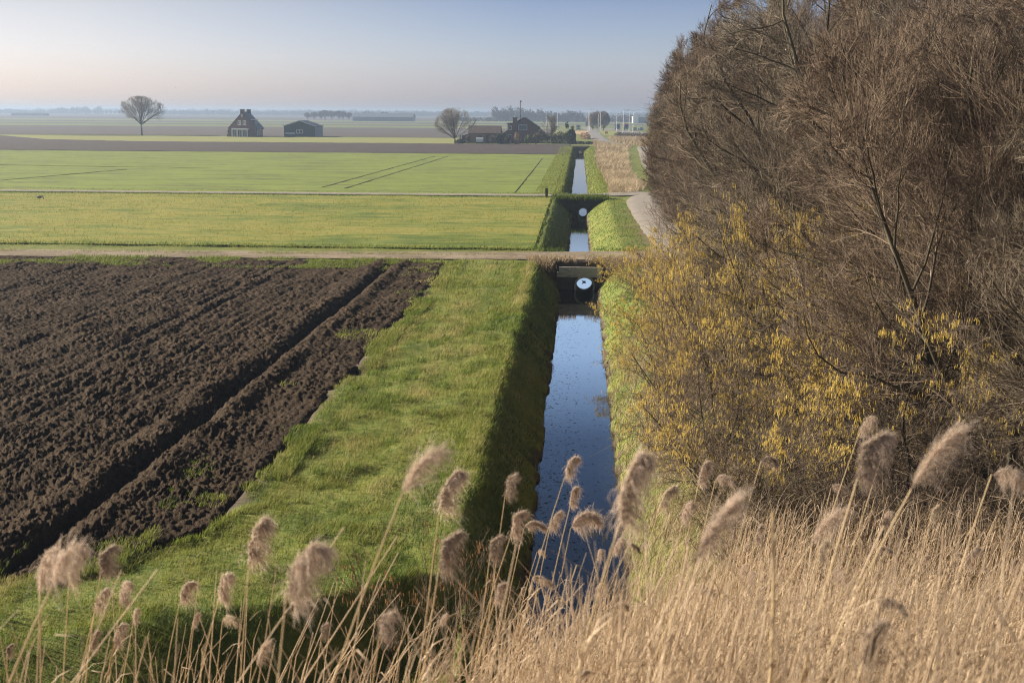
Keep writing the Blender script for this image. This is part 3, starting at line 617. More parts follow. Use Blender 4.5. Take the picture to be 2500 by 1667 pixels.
def catkins(name, lv, n_, seed, m_, ln=(.09, .17), ww=.0054, zlo=0., side=None):
    P = lv[-1][0]; r = np.random.default_rng(seed)
    zmx = P[:, -1, 2].max(); pr = np.clip((P[:, -1, 2] - zlo), .02, None) ** .7; rad = np.linalg.norm(P[:, -1, :2], axis=1); pr *= (.3 + rad)
    cl_ = vn(P[:, -1, 0] * 1.3 + 9, P[:, -1, 1] * 1.3 + P[:, -1, 2] * 1.1, seed); pr *= np.clip(cl_ + .95, .02, None)
    i = r.choice(len(P), n_, p=pr / pr.sum()); t = r.integers(1, P.shape[1], n_); b = P[i, t]
    nb = r.integers(1, 4, n_); j = np.repeat(np.arange(n_), nb); b = b[j] + r.normal(size=(len(j), 3)) * np.array([.035, .035, .02])
    L = r.uniform(*ln, len(j)); sway = r.normal(size=(len(j), 2)) * .12
    ks = [0, .15, .8, 1.]; Pk = np.stack([b + np.stack([sway[:, 0] * L * q + .1 * L * q, sway[:, 1] * L * q, -L * q], 1) for q in ks], 1)
    Rk = ww * np.array([.5, 1, 1, .35])[None] * r.uniform(.8, 1.2, len(j))[:, None]
    V, Q = tubes(Pk, Rk, 4); return mesh_np(name, V, Q, mat=m_, tint=np.repeat(r.random(len(j)), 16))

protos = []
for s_ in (1, 2, 3):
    tm, cm, _ = big_tree(s_); protos.append((tm, cm))
def plant(pair, name, loc, rz, s, label, cat, group=None, extra=None):
    root = empty(name, loc, rz, label=label, cat=cat, group=group); root.scale = s if isinstance(s, tuple) else (s, s, s)
    link("trunk", pair[0], root); link("crown", pair[1], root)
    for nm, me in (extra or {}).items(): tag(link(nm, me, root), kind="stuff")
    return root
BIG = [  # x, y, variant, turn, scale, label
 (12.6, 22.5, 0, .3, .80, "bare tree filling the right edge, low mossy limbs hanging over the reeds"),
 (9.8, 29.5, 1, -.4, .84, "bare reddish tree behind the catkin bush, its branches sweeping up left at right"),
 (14.5, 33, 2, .2, 1.0, "tall bare tree in the upper right corner"),
 (10.8, 42, 0, -.2, 1.02, "bare tree with thick dark limbs rising left above the catkin bush"),
 (13.4, 52, 1, .5, 1.08, "bare tree whose top leaves the photo right of the top middle"),
 (10.8, 57, 2, -.3, 1.0, "bare tree directly above the top of the yellow catkins"),
 (10.7, 67, 1, .1, 1.02, "bare tree with fine twigs reaching the top of the photo where the sky begins"),
 (11.2, 80, 0, .4, 1.0, "bare tree whose twigs meet the sky just right of the sky edge at the top"),
 (11.7, 92, 2, -.2, .96, "bare tree bulging furthest left, beside the lane"),
 (12.3, 104, 1, .3, .94, "bare tree behind the furthest bulging one, thin twigs against the sky"),
 (13.4, 115, 0, -.4, .88, "last bare tree of the row, beside the lane junction"),
 (15.8, 27, 1, .6, .95, "bare tree at the far right edge behind the mossy limbs"),
 (16.4, 39, 2, -.5, 1.0, "bare tree in the upper right between the corner tree and the second row"),
 (8.6, 64, 0, .6, .52, "low bare thicket tree left of the yellow catkins, near the dirt track"),
 (8.0, 52, 1, -.6, .48, "low bare thicket tree just behind the catkin bushes"),
 (8.9, 76, 2, .2, .58, "low bare thicket tree beside the lane, just past the dirt track"),
 (9.0, 88, 1, .9, .62, "low bare thicket tree beside the lane below the furthest bulging crown"),
 (9.6, 99, 0, -.2, .62, "low bare thicket tree beside the lane near the junction"),
 (14.8, 73, 2, 1.7, 1.18, "tall bare tree filling the sky behind the first row at the top"),
 (16.5, 58, 0, 2.1, 1.15, "tall second row bare tree above the catkins, cut by the photo top"),
 (18.5, 44, 2, 1.0, 1.0, "bare tree in the second row behind the upper right corner tree"),
 (18, 64, 0, .8, 1.1, "bare tree in the second row, seen only through nearer twigs at the top"),
 (18, 86, 1, 1.2, 1.1, "bare tree in the second row, hidden behind the row along the lane"),
]
for x_, y_, v_, rz, s_, lab in BIG: plant(protos[v_], "bare_tree", (x_, y_, 0), rz, s_, lab, "tree", "bare trees along the lane")
hz = []
for s_ in (11, 12, 13):
    tm, cm, lv = hazel(s_, 5.2); hz.append(((tm, cm), catkins("hazel_catkins", lv, 2300, s_, M['catkin'], zlo=1.2)))
HZ = [
 (3.4, 31.5, 0, .4, (.68, .8, .66), "low hazel bush with yellow catkins leaning over the water"),
 (4.9, 36.0, 1, -.3, (.82, .9, .95), "hazel bush full of yellow catkins just behind the low leaning one"),
 (7.2, 37.0, 2, .5, (1.05, 1, 1.22), "tallest hazel bush, bright yellow catkins against dark limbs"),
 (4.9, 42.5, 2, 1.1, (.72, .9, .76), "hazel bush with dense catkins beside the green bank, middle of the clump"),
 (7.6, 29.5, 1, 1.8, (1.0, 1, .85), "hazel bush with brownish catkins behind the reeds at right"),
 (5.9, 50.0, 0, 2.2, (.85, 1, .66), "farthest hazel bush, small catkins near the dirt track"),
 (6.4, 46.5, 1, .9, (.9, 1, .98), "hazel bush at the back of the clump under the bare limbs"),
 (3.6, 27.0, 1, 2.9, (.62, .7, .55), "lowest hazel bush, sparse catkins just behind the reed bed beside the water"),
 (4.3, 39.5, 0, 4.4, (.62, .8, .62), "hazel bush with catkins hanging over the green bank beyond the low leaning one"),
 (4.7, 56.0, 1, 1.4, (.62, 1, .46), "small low hazel bush on the right bank just before the dirt track"),
 (9.6, 40.0, 2, 5.0, (1.0, 1, 1.15), "tall hazel bush with dense catkins right behind the tallest one"),
 (11.0, 34.0, 0, 3.0, (1.0, 1, .95), "hazel bush with sparse catkins tangled in the bare trees at right"),
]
for x_, y_, v_, rz, s_, lab in HZ: plant(hz[v_][0], "hazel_bush", (x_, y_, 0), rz, s_, lab, "bush", "hazel bushes with catkins", {"catkins": hz[v_][1]})
# orange budded saplings on the left bank by the toe ditch
st = stems(16, 1.7, .45, (.05, 0), .012, 7, 41, .08, .5)
tm, cm, lv = tree_meshes("sapling", 41, st, [dict(n_=6, t0=.2, t1=.95, ang=(18, 45), length=.4, k=5, wander=.10, up=.08, bias=(0, 0, .1), rr=.6, rmin=.004), dict(n_=5, t0=.2, t1=1., ang=(20, 50), length=.5, k=3, wander=.12, up=.08, bias=(0, 0, .1), rr=.6, rmin=.0026)], 1)
ck = catkins("sapling_catkins", lv, 110, 42, M['ocatkin'], (.05, .09), .0065)
plant((tm, cm), "hazel_sapling", (-2.55, 20.6, -.75), .3, (1.15, 1, 1.15), "leafless sapling clump with orange catkins on the ditch corner left of the canal", "bush", None, {"catkins": ck})
plant((tm, cm), "hazel_sapling", (-1.65, 20.2, -1.0), 2.1, (.8, .8, .95), "smaller sapling clump with few catkins at the foot of the dark canal bank", "bush", None, {"catkins": ck})
# tangle of low twigs on the ground below the trees
x, y, r = scatter(19000, 1.7, 19, 22.5, 112, 1.4, 44); keep = (x > 2.0 + 1.4 * sstep(36, 42, y) + .9 * fbm(y * .3, x * 0, 45, 2) + 2.4 * sstep(50, 62, y)) ; x, y = x[keep], y[keep]; N = len(x)
b = np.stack([x, y, ground_z(x, y)], 1); a = r.uniform(0, 6.28, N); tl = r.uniform(.2, 1.1, N); L = r.uniform(.5, 1.9, N)
d = np.stack([np.cos(a) * tl - .25, np.sin(a) * tl, np.ones(N)], 1); d = norm(d); bend = r.normal(size=(N, 3)) * .25
P = np.stack([b, b + d * (L * .4)[:, None], b + (d + bend * .5) * (L * .7)[:, None], b + (d + bend - np.array([0, 0, .25])) * L[:, None]], 1)
Rr = (.0045 + .006 * r.random(N))[:, None] * np.array([1, .8, .6, .35])[None] * np.interp(y, [22, 100], [1, 1.8])[:, None]
V, Q = tubes(P, Rr, 3); tag(link("undergrowth", mesh_np("undergrowth", V, Q, mat=M['twig'], tint=np.repeat(r.random(N), 12))), kind="stuff", label="tangle of low bare twigs under the trees on the right")

# ------------------------------------------------------------------ reeds
def plume_mesh(kind, seed, m_):
    """unit plume: the stalk ends at the origin, wind blows towards +x"""
    r = np.random.default_rng(seed); N = 560 if kind != 'f' else 430
    if kind == 'f': ax = np.array([(0, 0, 0), (.16, 0, .26), (.34, 0, .5), (.54, 0, .70), (.78, 0, .84)])
    elif kind == 's': ax = np.array([(0, 0, 0), (.14, 0, .14), (.34, 0, .16), (.54, 0, .06), (.70, 0, -.10)])
    else: ax = np.array([(0, 0, 0), (.03, 0, .22), (.10, 0, .42), (.22, 0, .54), (.34, 0, .56)])
    ax = ax + r.normal(size=ax.shape) * .015
    nb = 15; tb = np.sort(r.random(N) ** .9); tb = np.round(tb * nb) / nb; t = np.clip(tb + r.normal(size=N) * .012, 0, 1)
    f = t * 4; i = np.minimum(f.astype(int), 3); w = (f - i)[:, None]; p0 = ax[i] * (1 - w) + ax[i + 1] * w
    clump = r.normal(size=(nb + 1, 3)) * np.array([.10, .16, .08]); c = clump[np.round(tb * nb).astype(int)]
    l = (.48 - .26 * t) * r.uniform(.55, 1.1, N) * (1.35 if kind == 'f' else 1)
    if kind == 'f': c = c * np.array([.8, 1.2, 2.2])
    if kind == 'f': dirs = [(.55, .95), (.9, .55), (1.1, -.05)]
    elif kind == 's': dirs = [(.8, .25), (.7, -.35), (.45, -.8)]
    else: dirs = [(.55, .25), (.55, -.45), (.30, -.95)]
    y_ = r.normal(size=N) * .22; xx = r.normal(size=N) * .28; zz_ = r.normal(size=N) * (.22 if kind != 'f' else .4)
    pts = [p0]
    for q, (dx, dz) in enumerate(dirs):
        pts.append(pts[-1] + (np.stack([dx + xx, y_, dz + zz_], 1) + c * (1.2 if q == 0 else .5)) * (l / 3)[:, None])
    P = np.stack(pts, 1); W = np.array([.003, .0050, .0038, .001])[None] * r.uniform(.6, 1.4, N)[:, None]
    a = r.uniform(0, 6.28, N); side = norm(np.stack([np.cos(a), np.sin(a), .4 * np.sin(a * 2)], 1))
    parts = [ribbons(P, W, side)]
    # fine hairs
    M2 = 1900; k = r.integers(0, N, M2); u = r.integers(0, 3, M2); q0 = P[k, u] * .4 + P[k, u + 1] * .6
    e = norm(P[k, u + 1] - P[k, u]) + r.normal(size=(M2, 3)) * .8; L2 = r.uniform(.03, .085, M2)
    P2 = np.stack([q0, q0 + e * (L2 * .6)[:, None], q0 + (e + np.array([.4, 0, -.5])) * L2[:, None]], 1)
    a = r.uniform(0, 6.28, M2); parts.append(ribbons(P2, np.full((M2, 3), .0028) * np.array([1, 1, .3]), norm(np.stack([np.cos(a), np.sin(a), .3 + 0 * a], 1))))
    tn = np.concatenate([np.repeat(np.clip(r.random(N) * .6 + .3 * t, 0, 1), 8), np.repeat(r.random(M2), 6)])
    V, Q = merge(parts); return mesh_np("plume_" + kind, V, Q, mat=m_, tint=tn)
PL = {k: [plume_mesh(k, 300 + 10 * ord(k) + i, M['plume']) for i in range(n_)] for k, n_ in (('d', 5), ('f', 2), ('s', 3))}
PLD = {k: plume_mesh(k, 700 + ord(k), M['dplume']) for k in 'dfs'}
PLC = {k: plume_mesh(k, 800 + ord(k), M['cplume']) for k in 'ds'}
def leaf_mesh(seed, h):
    r = np.random.default_rng(seed); n_ = 1; t = r.uniform(.15, .75, n_); b = np.stack([0 * t, 0 * t, t * h], 1); L = r.uniform(.12, .30, n_); a = r.normal(size=n_) * .7
    d = np.stack([np.cos(a), np.sin(a), 0 * a], 1)
    P = np.stack([b, b + d * (L * .35)[:, None] + np.array([0, 0, .12]) * (L / .3)[:, None], b + d * (L * .8)[:, None] + np.array([0, 0, .10]), b + d * (L * 1.1)[:, None] - np.array([0, 0, .06])], 1)
    V, Q = ribbons(P, np.array([[.003, .004, .003, .0008]] * n_), np.stack([-np.sin(a), np.cos(a), 0 * a], 1)); return V, Q
def reed(x, y, z, kind, L, label, i, group="tall plumed reeds in front of the canal"):
    r = np.random.default_rng(900 + i); gz = float(embank(np.array([x - .3]), np.array([y]))[0]); gz = max(gz, float(ground_z(np.array([x - .3]), np.array([y]))[0]))
    h = z - gz; lean = (.24 if kind != 'n' else .08) * r.uniform(.6, 1.5) + (.3 if kind == 'f' else 0)
    if i == 54: lean = .09
    if kind == 'n' and i != 54: lean = -.2
    bx, by = x - lean * h * .62, y - .10 * r.normal()
    root = empty("reed", (bx, by, gz), label=label, cat="reed", group=group)
    t = np.linspace(0, 1, 9); top = np.array([x - bx, y - by, h]); bow = r.normal() * .03
    P = np.stack([top[0] * (t ** 1.35) + bow * np.sin(t * 3.14), top[1] * t, top[2] * t], 1)
    r0 = (.0046 if y > 5.2 else .0052) * (1.5 if i == 54 else 1) * r.uniform(.85, 1.15)
    V, Q = tubes(P[None], (r0 * (1 - .45 * t))[None], 6)
    link("stem", mesh_np("reed_stem", V, Q, mat=M['stem'], smooth=True), root)
    for q_ in range(1 + i % 2):
        V, Q = leaf_mesh(i + 500 * q_, h); V = V + np.stack([np.interp(V[:, 2], P[:, 2], P[:, 0]), 0 * V[:, 0], 0 * V[:, 0]], 1)
        link("leaf", mesh_np("reed_leaf", V, Q, mat=M['reed'], tint=np.full(len(V), .6)), root)
    if kind != 'n':
        me = PL[kind][i % len(PL[kind])]
        if 'dark' in label: me = PLD[kind]
        if 'cream' in label or 'pale' in label: me = PLC.get(kind, me)
        p_ = link("plume", me, root, top); s_ = L / (.88 if kind != 'f' else 1.18)
        p_.scale = (s_ * r.uniform(.8, 1.05), s_ * .9, s_ * r.uniform(.95, 1.1)); p_.rotation_euler = (0, r.uniform(-.15, .2), r.uniform(-.7, .7))
    return root
REEDS = [
 (-2.59,5.80,6.06,'d',0.26,'drooping double reed plume nearest the lower left corner, beside the ploughed soil'),
 (-1.83,4.20,6.65,'f',0.26,'blurred reed plume streaming right across the ploughed corner, on the leftmost thick stem'),
 (-2.95,7.00,5.57,'d',0.22,'pale reed plume hanging just below the blurred streaming plume at far left'),
 (-2.76,7.00,5.62,'d',0.24,'reed with neat oval brown plume in front of the dark soil edge at left'),
 (-3.02,8.00,5.06,'d',0.23,'reed plume against green grass, right of the neat oval plume at left'),
 (-3.20,8.00,5.00,'d',0.22,'soft loose reed plume below the neat oval plume, against grass'),
 (-3.68,10.00,4.08,'d',0.16,'small slim reed plume with two tufts low over the grass at left'),
 (-2.79,8.50,4.85,'d',0.23,'thin see-through reed plume standing alone against the grass'),
 (-3.18,10.00,4.05,'d',0.15,'tiny bent reed plume beside the thin see-through plume'),
 (-2.21,7.50,5.29,'d',0.24,'reed with tall two-lobed plume in front of the shaded ditch bank'),
 (-1.74,6.50,5.91,'d',0.31,'large double-headed reed plume in front of the bright grass strip'),
 (-2.63,9.00,4.52,'s',0.17,'short cream reed plume blown flat below the two-lobed plume'),
 (-3.25,8.00,4.71,'d',0.17,'round dark reed plume low in front of the shaded ditch at left'),
 (-3.09,8.00,4.75,'d',0.20,'feathery grey-brown reed plume hanging straight down at lower left'),
 (-4.31,9.00,4.18,'d',0.13,'small dark reed plume at the left edge near the bottom'),
 (-0.63,4.50,6.92,'f',0.24,'tallest thick leaning reed with plume tip reaching over the grass crest'),
 (-0.71,6.50,6.23,'d',0.29,'tall reed plume in front of the shadow edge on the canal bank'),
 (-0.66,6.00,6.08,'d',0.28,'fat fluffy reed plume below the tall one, left of the dark bank'),
 (-0.50,9.00,5.56,'d',0.22,'crisp single reed plume against the dark shaded canal bank'),
 (-0.41,8.00,5.57,'d',0.24,'bushy reed plume under the crisp single one, at the water edge'),
 (-0.58,8.50,5.24,'d',0.22,'reed plume left of the bushy one, on the dark bank'),
 (-0.95,4.00,6.72,'d',0.26,'huge blurred reed plume in front of the grass strip'),
 (-0.80,5.00,6.15,'d',0.18,'dark tangled reed plume low in front of the orange budded shrub'),
 (-1.88,9.00,4.41,'d',0.15,'small reed plume with white tufts in the dark ditch'),
 (-0.45,7.00,5.52,'d',0.17,'hazy reed plume low beside the left bank of the canal'),
 (-0.98,9.00,4.55,'d',0.12,'small pinkish reed plume beneath the fat fluffy one'),
 (-1.85,7.00,5.08,'f',0.18,'barred feather-like reed plume leaning right at the bottom edge'),
 (-0.07,9.00,5.69,'d',0.24,'slim reed plume standing tallest against the blue water'),
 (-0.03,10.00,5.16,'d',0.21,'small reed plume against the water just under the tallest one there'),
 (-0.02,9.00,5.31,'s',0.32,'long chain-like reed plume sagging right over the water'),
 (-0.21,11.00,4.64,'d',0.23,'thin faint reed plume at the left edge of the water'),
 (0.15,4.00,6.99,'d',0.31,'biggest blurred reed plume crossing the right edge of the water'),
 (0.66,9.50,5.33,'d',0.26,'pale upright oval reed plume in front of the right bank grass'),
 (1.00,10.00,5.37,'d',0.26,'reed plume in front of low catkin branches, left one of a close pair'),
 (1.02,9.00,5.69,'s',0.17,'short reed plume bent sharply right, right one of a close pair'),
 (0.88,10.00,5.08,'d',0.22,'loose reed plume just below the close pair by the catkin bush'),
 (0.39,4.00,6.85,'f',0.26,'grey blurred reed plume slanting right in front of the reed bed'),
 (1.49,10.00,5.57,'s',0.19,'dark reed plume nodding right in front of the hazel base'),
 (0.33,10.00,4.79,'d',0.18,'small reed plume with tangled tufts at the right water edge'),
 (0.45,10.00,4.84,'s',0.14,'tiny dark reed plume bending over the right water edge'),
 (1.33,9.00,5.23,'d',0.17,'slender grey reed plume hanging within the reed bed top'),
 (0.20,6.00,5.89,'s',0.12,'pale blurred reed plume low in front of the canal end'),
 (0.04,5.00,5.99,'s',0.08,'orange-brown reed plume cut by the bottom edge'),
 (2.03,9.00,6.07,'d',0.20,'tall reed plume among bare branches at right, highest on its side'),
 (1.13,5.00,6.87,'d',0.26,'big dark brown reed plume on a thick stalk at right'),
 (1.95,8.00,6.15,'d',0.23,'loose reed plume right behind the big dark brown one'),
 (1.21,4.50,6.98,'f',0.26,'long blurred reed plume arching right before the bare branches'),
 (2.15,6.50,6.48,'s',0.25,'reed plume nodding right at the right edge of the photo'),
 (2.57,9.00,5.44,'d',0.14,'small cream yellow reed plume lit bright in front of dark branches'),
 (1.15,6.00,6.25,'f',0.25,'feathery tan reed plume leaning right above the reed bed'),
 (1.39,7.00,5.81,'d',0.16,'pale cream reed plume below the feathery tan one'),
 (2.20,9.00,5.19,'s',0.14,'small grey reed plume hanging from the big leaning stalk at right'),
 (1.24,5.00,6.35,'s',0.12,'dark little reed plume drooping right inside the reed bed'),
 (0.95,4.00,6.53,'d',0.19,'dark brown reed plume at the bottom edge on the right'),
 (0.64,4.00,7.04,'n',0.00,'thick bare pale reed stalk without any plume, upright in the reed bed'),
 (2.26,11.00,5.07,'s',0.16,'faint small reed plume in front of the leaf litter at right'),
 (3.05,10.00,4.80,'s',0.13,'tiny pale reed plume deep in the bed at far right'),
 (3.39,10.00,5.14,'n',0.00,'thin bare reed stalk bending left at the right edge'),
]
for i, (x_, y_, z_, k_, L_, lab) in enumerate(REEDS): reed(x_, y_, z_, k_, L_, lab, i)
# smaller plumed reeds standing in the bed
r = np.random.default_rng(77)
for i in range(58):
    y_ = r.uniform(9, 21); x_ = r.uniform(.9, .42 * y_) if i > 9 else r.uniform(-1.0, .6)
    z_ = max(float(embank(np.array([x_]), np.array([y_]))[0]), -.6) + r.uniform(1.5, 2.25) * (.78 if y_ > 15 else .95)
    reed(x_, y_, z_, 'ds'[i % 2], r.uniform(.14, .21), "small faint reed plume deep in the dense tan reed bed", 100 + i, "small reeds deep in the reed bed")
# the bed itself
x, y, r = scatter(52000, -5.2, 12.5, 3.0, 24.5, 1.35, 55)
nn = fbm(x * .8, y * .8, 56, 3)
lft = np.interp(y, [3, 6, 9, 12, 16, 20, 24], [-.75, -.9, -.8, -.2, .9, 1.7, 2.6])
den = sstep(-.5, .9, x - lft + .5 * nn) + .05 * (y < 10) * (x > -3.2)
keep = (r.random(len(x)) < den * (.75 + .4 * nn)) & (x < .46 * y + 1.2) & (x > -.46 * y - 1) & (y < 23.5 + 1.0 * nn)
x, y, nn = x[keep], y[keep], nn[keep]; N = len(x); zb = np.maximum(embank(x, y), np.maximum(ground_z(x, y), -1.4))
H_ = (.55 + 1.15 * r.random(N) ** 1.3 + .3 * nn) * np.interp(y, [3, 5, 8, 14, 20, 24], [.8, .9, 1.0, 1.05, 1.0, .8]) * (.72 + .28 * np.clip(sstep(-.2, 1.2, x - np.interp(y, [3, 12, 24], [-1, -.2, 2.6])), 0, 1))
a = r.uniform(0, 6.28, N); lean = np.abs(r.normal(size=N)) * .17; d = np.stack([np.cos(a) * lean + .09, np.sin(a) * lean, np.ones(N)], 1); b = np.stack([x, y, zb - .03], 1)
bend = (r.random(N) < .12) & (y > 7)
P = np.stack([b, b + d * (H_ * .5)[:, None], b + d * np.array([1.25, 1.2, 1]) * (H_ * .85)[:, None], b + d * np.array([1.7, 1.5, 1]) * H_[:, None] - np.array([-.10, 0, .12]) * bend[:, None]], 1)
Wd = (.0030 + .0018 * r.random(N)) * np.interp(y, [3, 6, 24], [.85, 1., 1.9])
V1, Q1 = tubes(P, Wd[:, None] * np.array([1, .9, .65, .3])[None], 3); T1 = np.repeat(np.clip(.5 + .5 * (r.random(N) - .5) + .35 * nn, 0, 1), 12)
k = np.flatnonzero((r.random(N) < .55) & (y > 6.5)); tt = r.uniform(.3, .95, len(k)); Bp = P[k, 0] * (1 - tt[:, None]) + P[k, 3] * tt[:, None]; a2 = r.normal(size=len(k)) * 1.3; L2 = r.uniform(.12, .38, len(k)) * np.interp(y[k], [3, 24], [.8, 1.2]); d2 = np.stack([np.cos(a2), np.sin(a2), 0 * a2], 1)
P2 = np.stack([Bp, Bp + d2 * (L2 * .4)[:, None] + np.array([0, 0, .3]) * L2[:, None], Bp + d2 * (L2 * .95)[:, None] + np.array([0, 0, .05]) * L2[:, None]], 1)
V2, Q2 = ribbons(P2, np.array([.003, .005, .001])[None] * np.interp(y, [3, 24], [.8, 1.3])[k][:, None], np.stack([-np.sin(a2), np.cos(a2), 0 * a2], 1)); T2 = np.repeat(r.random(len(k)), 6)
tall = r.choice(N, 1700, p=(lambda w_: w_ / w_.sum())(y ** 1.0 * sstep(.1, 1.0, x - np.interp(y, [3, 6, 9, 12, 16, 20, 24], [-.75, -.9, -.8, -.2, .9, 1.7, 2.6])))); a = r.uniform(0, 6.28, 1700); ln_ = np.abs(r.normal(size=1700)) * .16; ht = (.95 + .62 * r.random(1700) ** 1.5) * np.interp(y[tall], [3, 5, 14, 24], [.85, 1, 1, .85])
dd = np.stack([np.cos(a) * ln_ + .13, np.sin(a) * ln_, np.ones(1700)], 1); P3 = np.stack([b[tall], b[tall] + dd * (ht * .5)[:, None], b[tall] + dd * np.array([1.2, 1.1, 1]) * ht[:, None]], 1)
V3, Q3 = tubes(P3, (.0042 + .0018 * r.random(1700))[:, None] * np.array([1, .85, .5])[None] * np.interp(y[tall], [3, 24], [.95, 1.6])[:, None], 4); T3 = np.repeat(.40 + .5 * r.random(1700), 12)
n4 = 150; x4 = r.uniform(-4.2, .6, n4); y4 = r.uniform(4.5, 11, n4); kk = x4 > -.46 * y4 - .3; x4, y4 = x4[kk], y4[kk]; n4 = len(x4); b4 = np.stack([x4, y4, embank(x4, y4)], 1); h4 = r.uniform(.8, 1.55, n4); l4 = r.normal(size=n4) * .22 + .14
d4 = np.stack([l4, .1 * r.normal(size=n4), np.ones(n4)], 1); P4 = np.stack([b4, b4 + d4 * (h4 * .5)[:, None], b4 + d4 * np.array([1.25, 1, 1]) * h4[:, None]], 1)
V4, Q4 = tubes(P4, (.0032 + .0012 * r.random(n4))[:, None] * np.array([1, .85, .45])[None], 4); T4 = np.repeat(.45 + .5 * r.random(n4), 12)
V, Q = merge([(V1, Q1), (V2, Q2), (V3, Q3), (V4, Q4)])
tag(link("reed_bed", mesh_np("reed_bed", V, Q, mat=M['reed'], tint=np.concatenate([T1, T2, T3, T4]))), kind="stuff", label="dense bed of dry tan reed stems across the bottom right")
# ------------------------------------------------------------------ houses and farm
def windows(parent, lst, face_y, name="window", depth=.10):
    """each window: frame part with a glass sub-part, on a wall that faces -y"""
    for x0, x1, z0, z1, bars in lst:
        f = MB(); t = .13
        f.box(x0, x1, face_y - depth, face_y, z0, z0 + t).box(x0, x1, face_y - depth, face_y, z1 - t, z1).box(x0, x0 + t, face_y - depth, face_y, z0 + t, z1 - t).box(x1 - t, x1, face_y - depth, face_y, z0 + t, z1 - t)
        for i in range(bars):
            xm = x0 + (x1 - x0) * (i + 1) / (bars + 1); f.box(xm - .06, xm + .06, face_y - depth * .9, face_y, z0 + t, z1 - t)
        fo = f.build(name, M['white'], parent)
        box("pane", M['glass'], fo, x0 + t, x1 - t, face_y - .04, face_y - .01, z0 + t, z1 - t)

h = empty("brick_house", (-108.2, 412, 0), label="steep roofed red brick house with two chimneys and a white glazed porch", cat="house")
hw = 4.35
MB().prism([(-hw, 0), (hw, 0), (hw, 2.8), (0, 7.75), (-hw, 2.8)], 0, 9).build("wall", M['brick'], h)
rf = MB()
for s_ in (-1, 1):
    a = [(s_ * (hw + .45), 2.45), (s_ * .0, 7.95 - .25), (0, 8.02), (s_ * (hw + .6), 2.62)]
    rf.prism(a if s_ < 0 else a[::-1], -.02 + .1, 9.2)
ro = rf.build("roof", M['tile'], h)
for yy in (.15, 8.2):
    c = MB().box(-.62, .62, yy, yy + .7, 7.2, 8.75).box(-.70, .70, yy - .06, yy + .76, 8.6, 8.78); c.build("chimney", M['brick'], ro)
dm = MB().box(1.6, 3.6, 2.2, 5.2, 4.0, 5.4).build("dormer", M['greyside'], h); box("dormer_roof", M['white'], dm, 1.3, 4.0, 1.9, 5.5, 5.41, 5.66)
box("dormer_window", M['glass'], dm, 1.8, 3.4, 2.16, 2.198, 4.6, 5.2)
windows(h, [(-1.45, -.45, 3.75, 5.2, 1), (.2, 1.2, 3.75, 5.2, 1), (-.35, .15, 6.4, 7.1, 0)], 0)
pc = MB(); pc.box(-3.0, 2.2, -2.4, -.001, 2.35, 2.75)
for xx in (-2.85, -1.2, .45, 2.05): pc.box(xx - .13, xx + .13, -2.3, -2.05, 0, 2.35)
po = pc.build("porch", M['white'], h)
g_ = MB()
for i in range(9): g_.box(-2.6 + i * .52, -2.54 + i * .52, -2.2, -2.14, .1, 2.34)
g_.build("glazing_bars", M['white'], po); box("glass", M['glass'], po, -2.72, 1.92, -2.12, -2.09, .1, 2.34)
by = MB().box(-5.3, -hw - .01, .8, 3.2, 0, .8).build("bay", M['brick'], h)
bw = MB().box(-5.35, -hw - .01, .75, 3.25, 2.3, 2.55)
for xx in (-5.3, -4.55): bw.box(xx, xx + .16, .8, .96, .8, 2.3)
bw.box(-5.3, -5.14, 3.04, 3.2, .8, 2.3); bo = bw.build("bay_frame", M['white'], by); box("bay_glass", M['glass'], bo, -5.13, -4.56, .9, .93, .81, 2.29)
for yy in (1.4, 3.6, 5.8):
    f = MB().box(hw, hw + .08, yy, yy + 1.3, .5, 2.35).build("window", M['white'], h); box("pane", M['glass'], f, hw + .08, hw + .10, yy + .15, yy + 1.15, .65, 2.2)

b = empty("barn", (-91, 418, 0), label="dark green gabled barn with a small double window and pale board beside the brick house", cat="barn")
bw_ = 5.1
MB().prism([(-bw_, 0), (bw_, 0), (bw_, 3.35), (0, 5.1), (-bw_, 3.35)], 0, 12.5).build("wall", M['green'], b)
rf = MB()
for s_ in (-1, 1):
    a = [(s_ * (bw_ + .25), 3.34), (0, 5.13), (0, 5.33), (s_ * (bw_ + .3), 3.52)]
    rf.prism(a if s_ < 0 else a[::-1], -.15, 12.7)
r_ = rf.build("roof", M['tile'], b)
vg = MB()
for s_ in (-1, 1):
    a = [(s_ * (bw_ + .32), 3.30), (0, 5.10), (0, 5.36), (s_ * (bw_ + .34), 3.56)]; vg.prism(a if s_ < 0 else a[::-1], -.24, -.152)
vg.build("barge_board", M['grey'], r_)
box("side_panel", M['greyside'], b, bw_, bw_ + .05, .05, 12.45, .05, 3.3)
windows(b, [(-1.05, 1.15, 1.15, 2.35, 1)], 0); box("board", M['grey'], b, -4.75, -1.55, -.08, -.002, .9, 1.45)

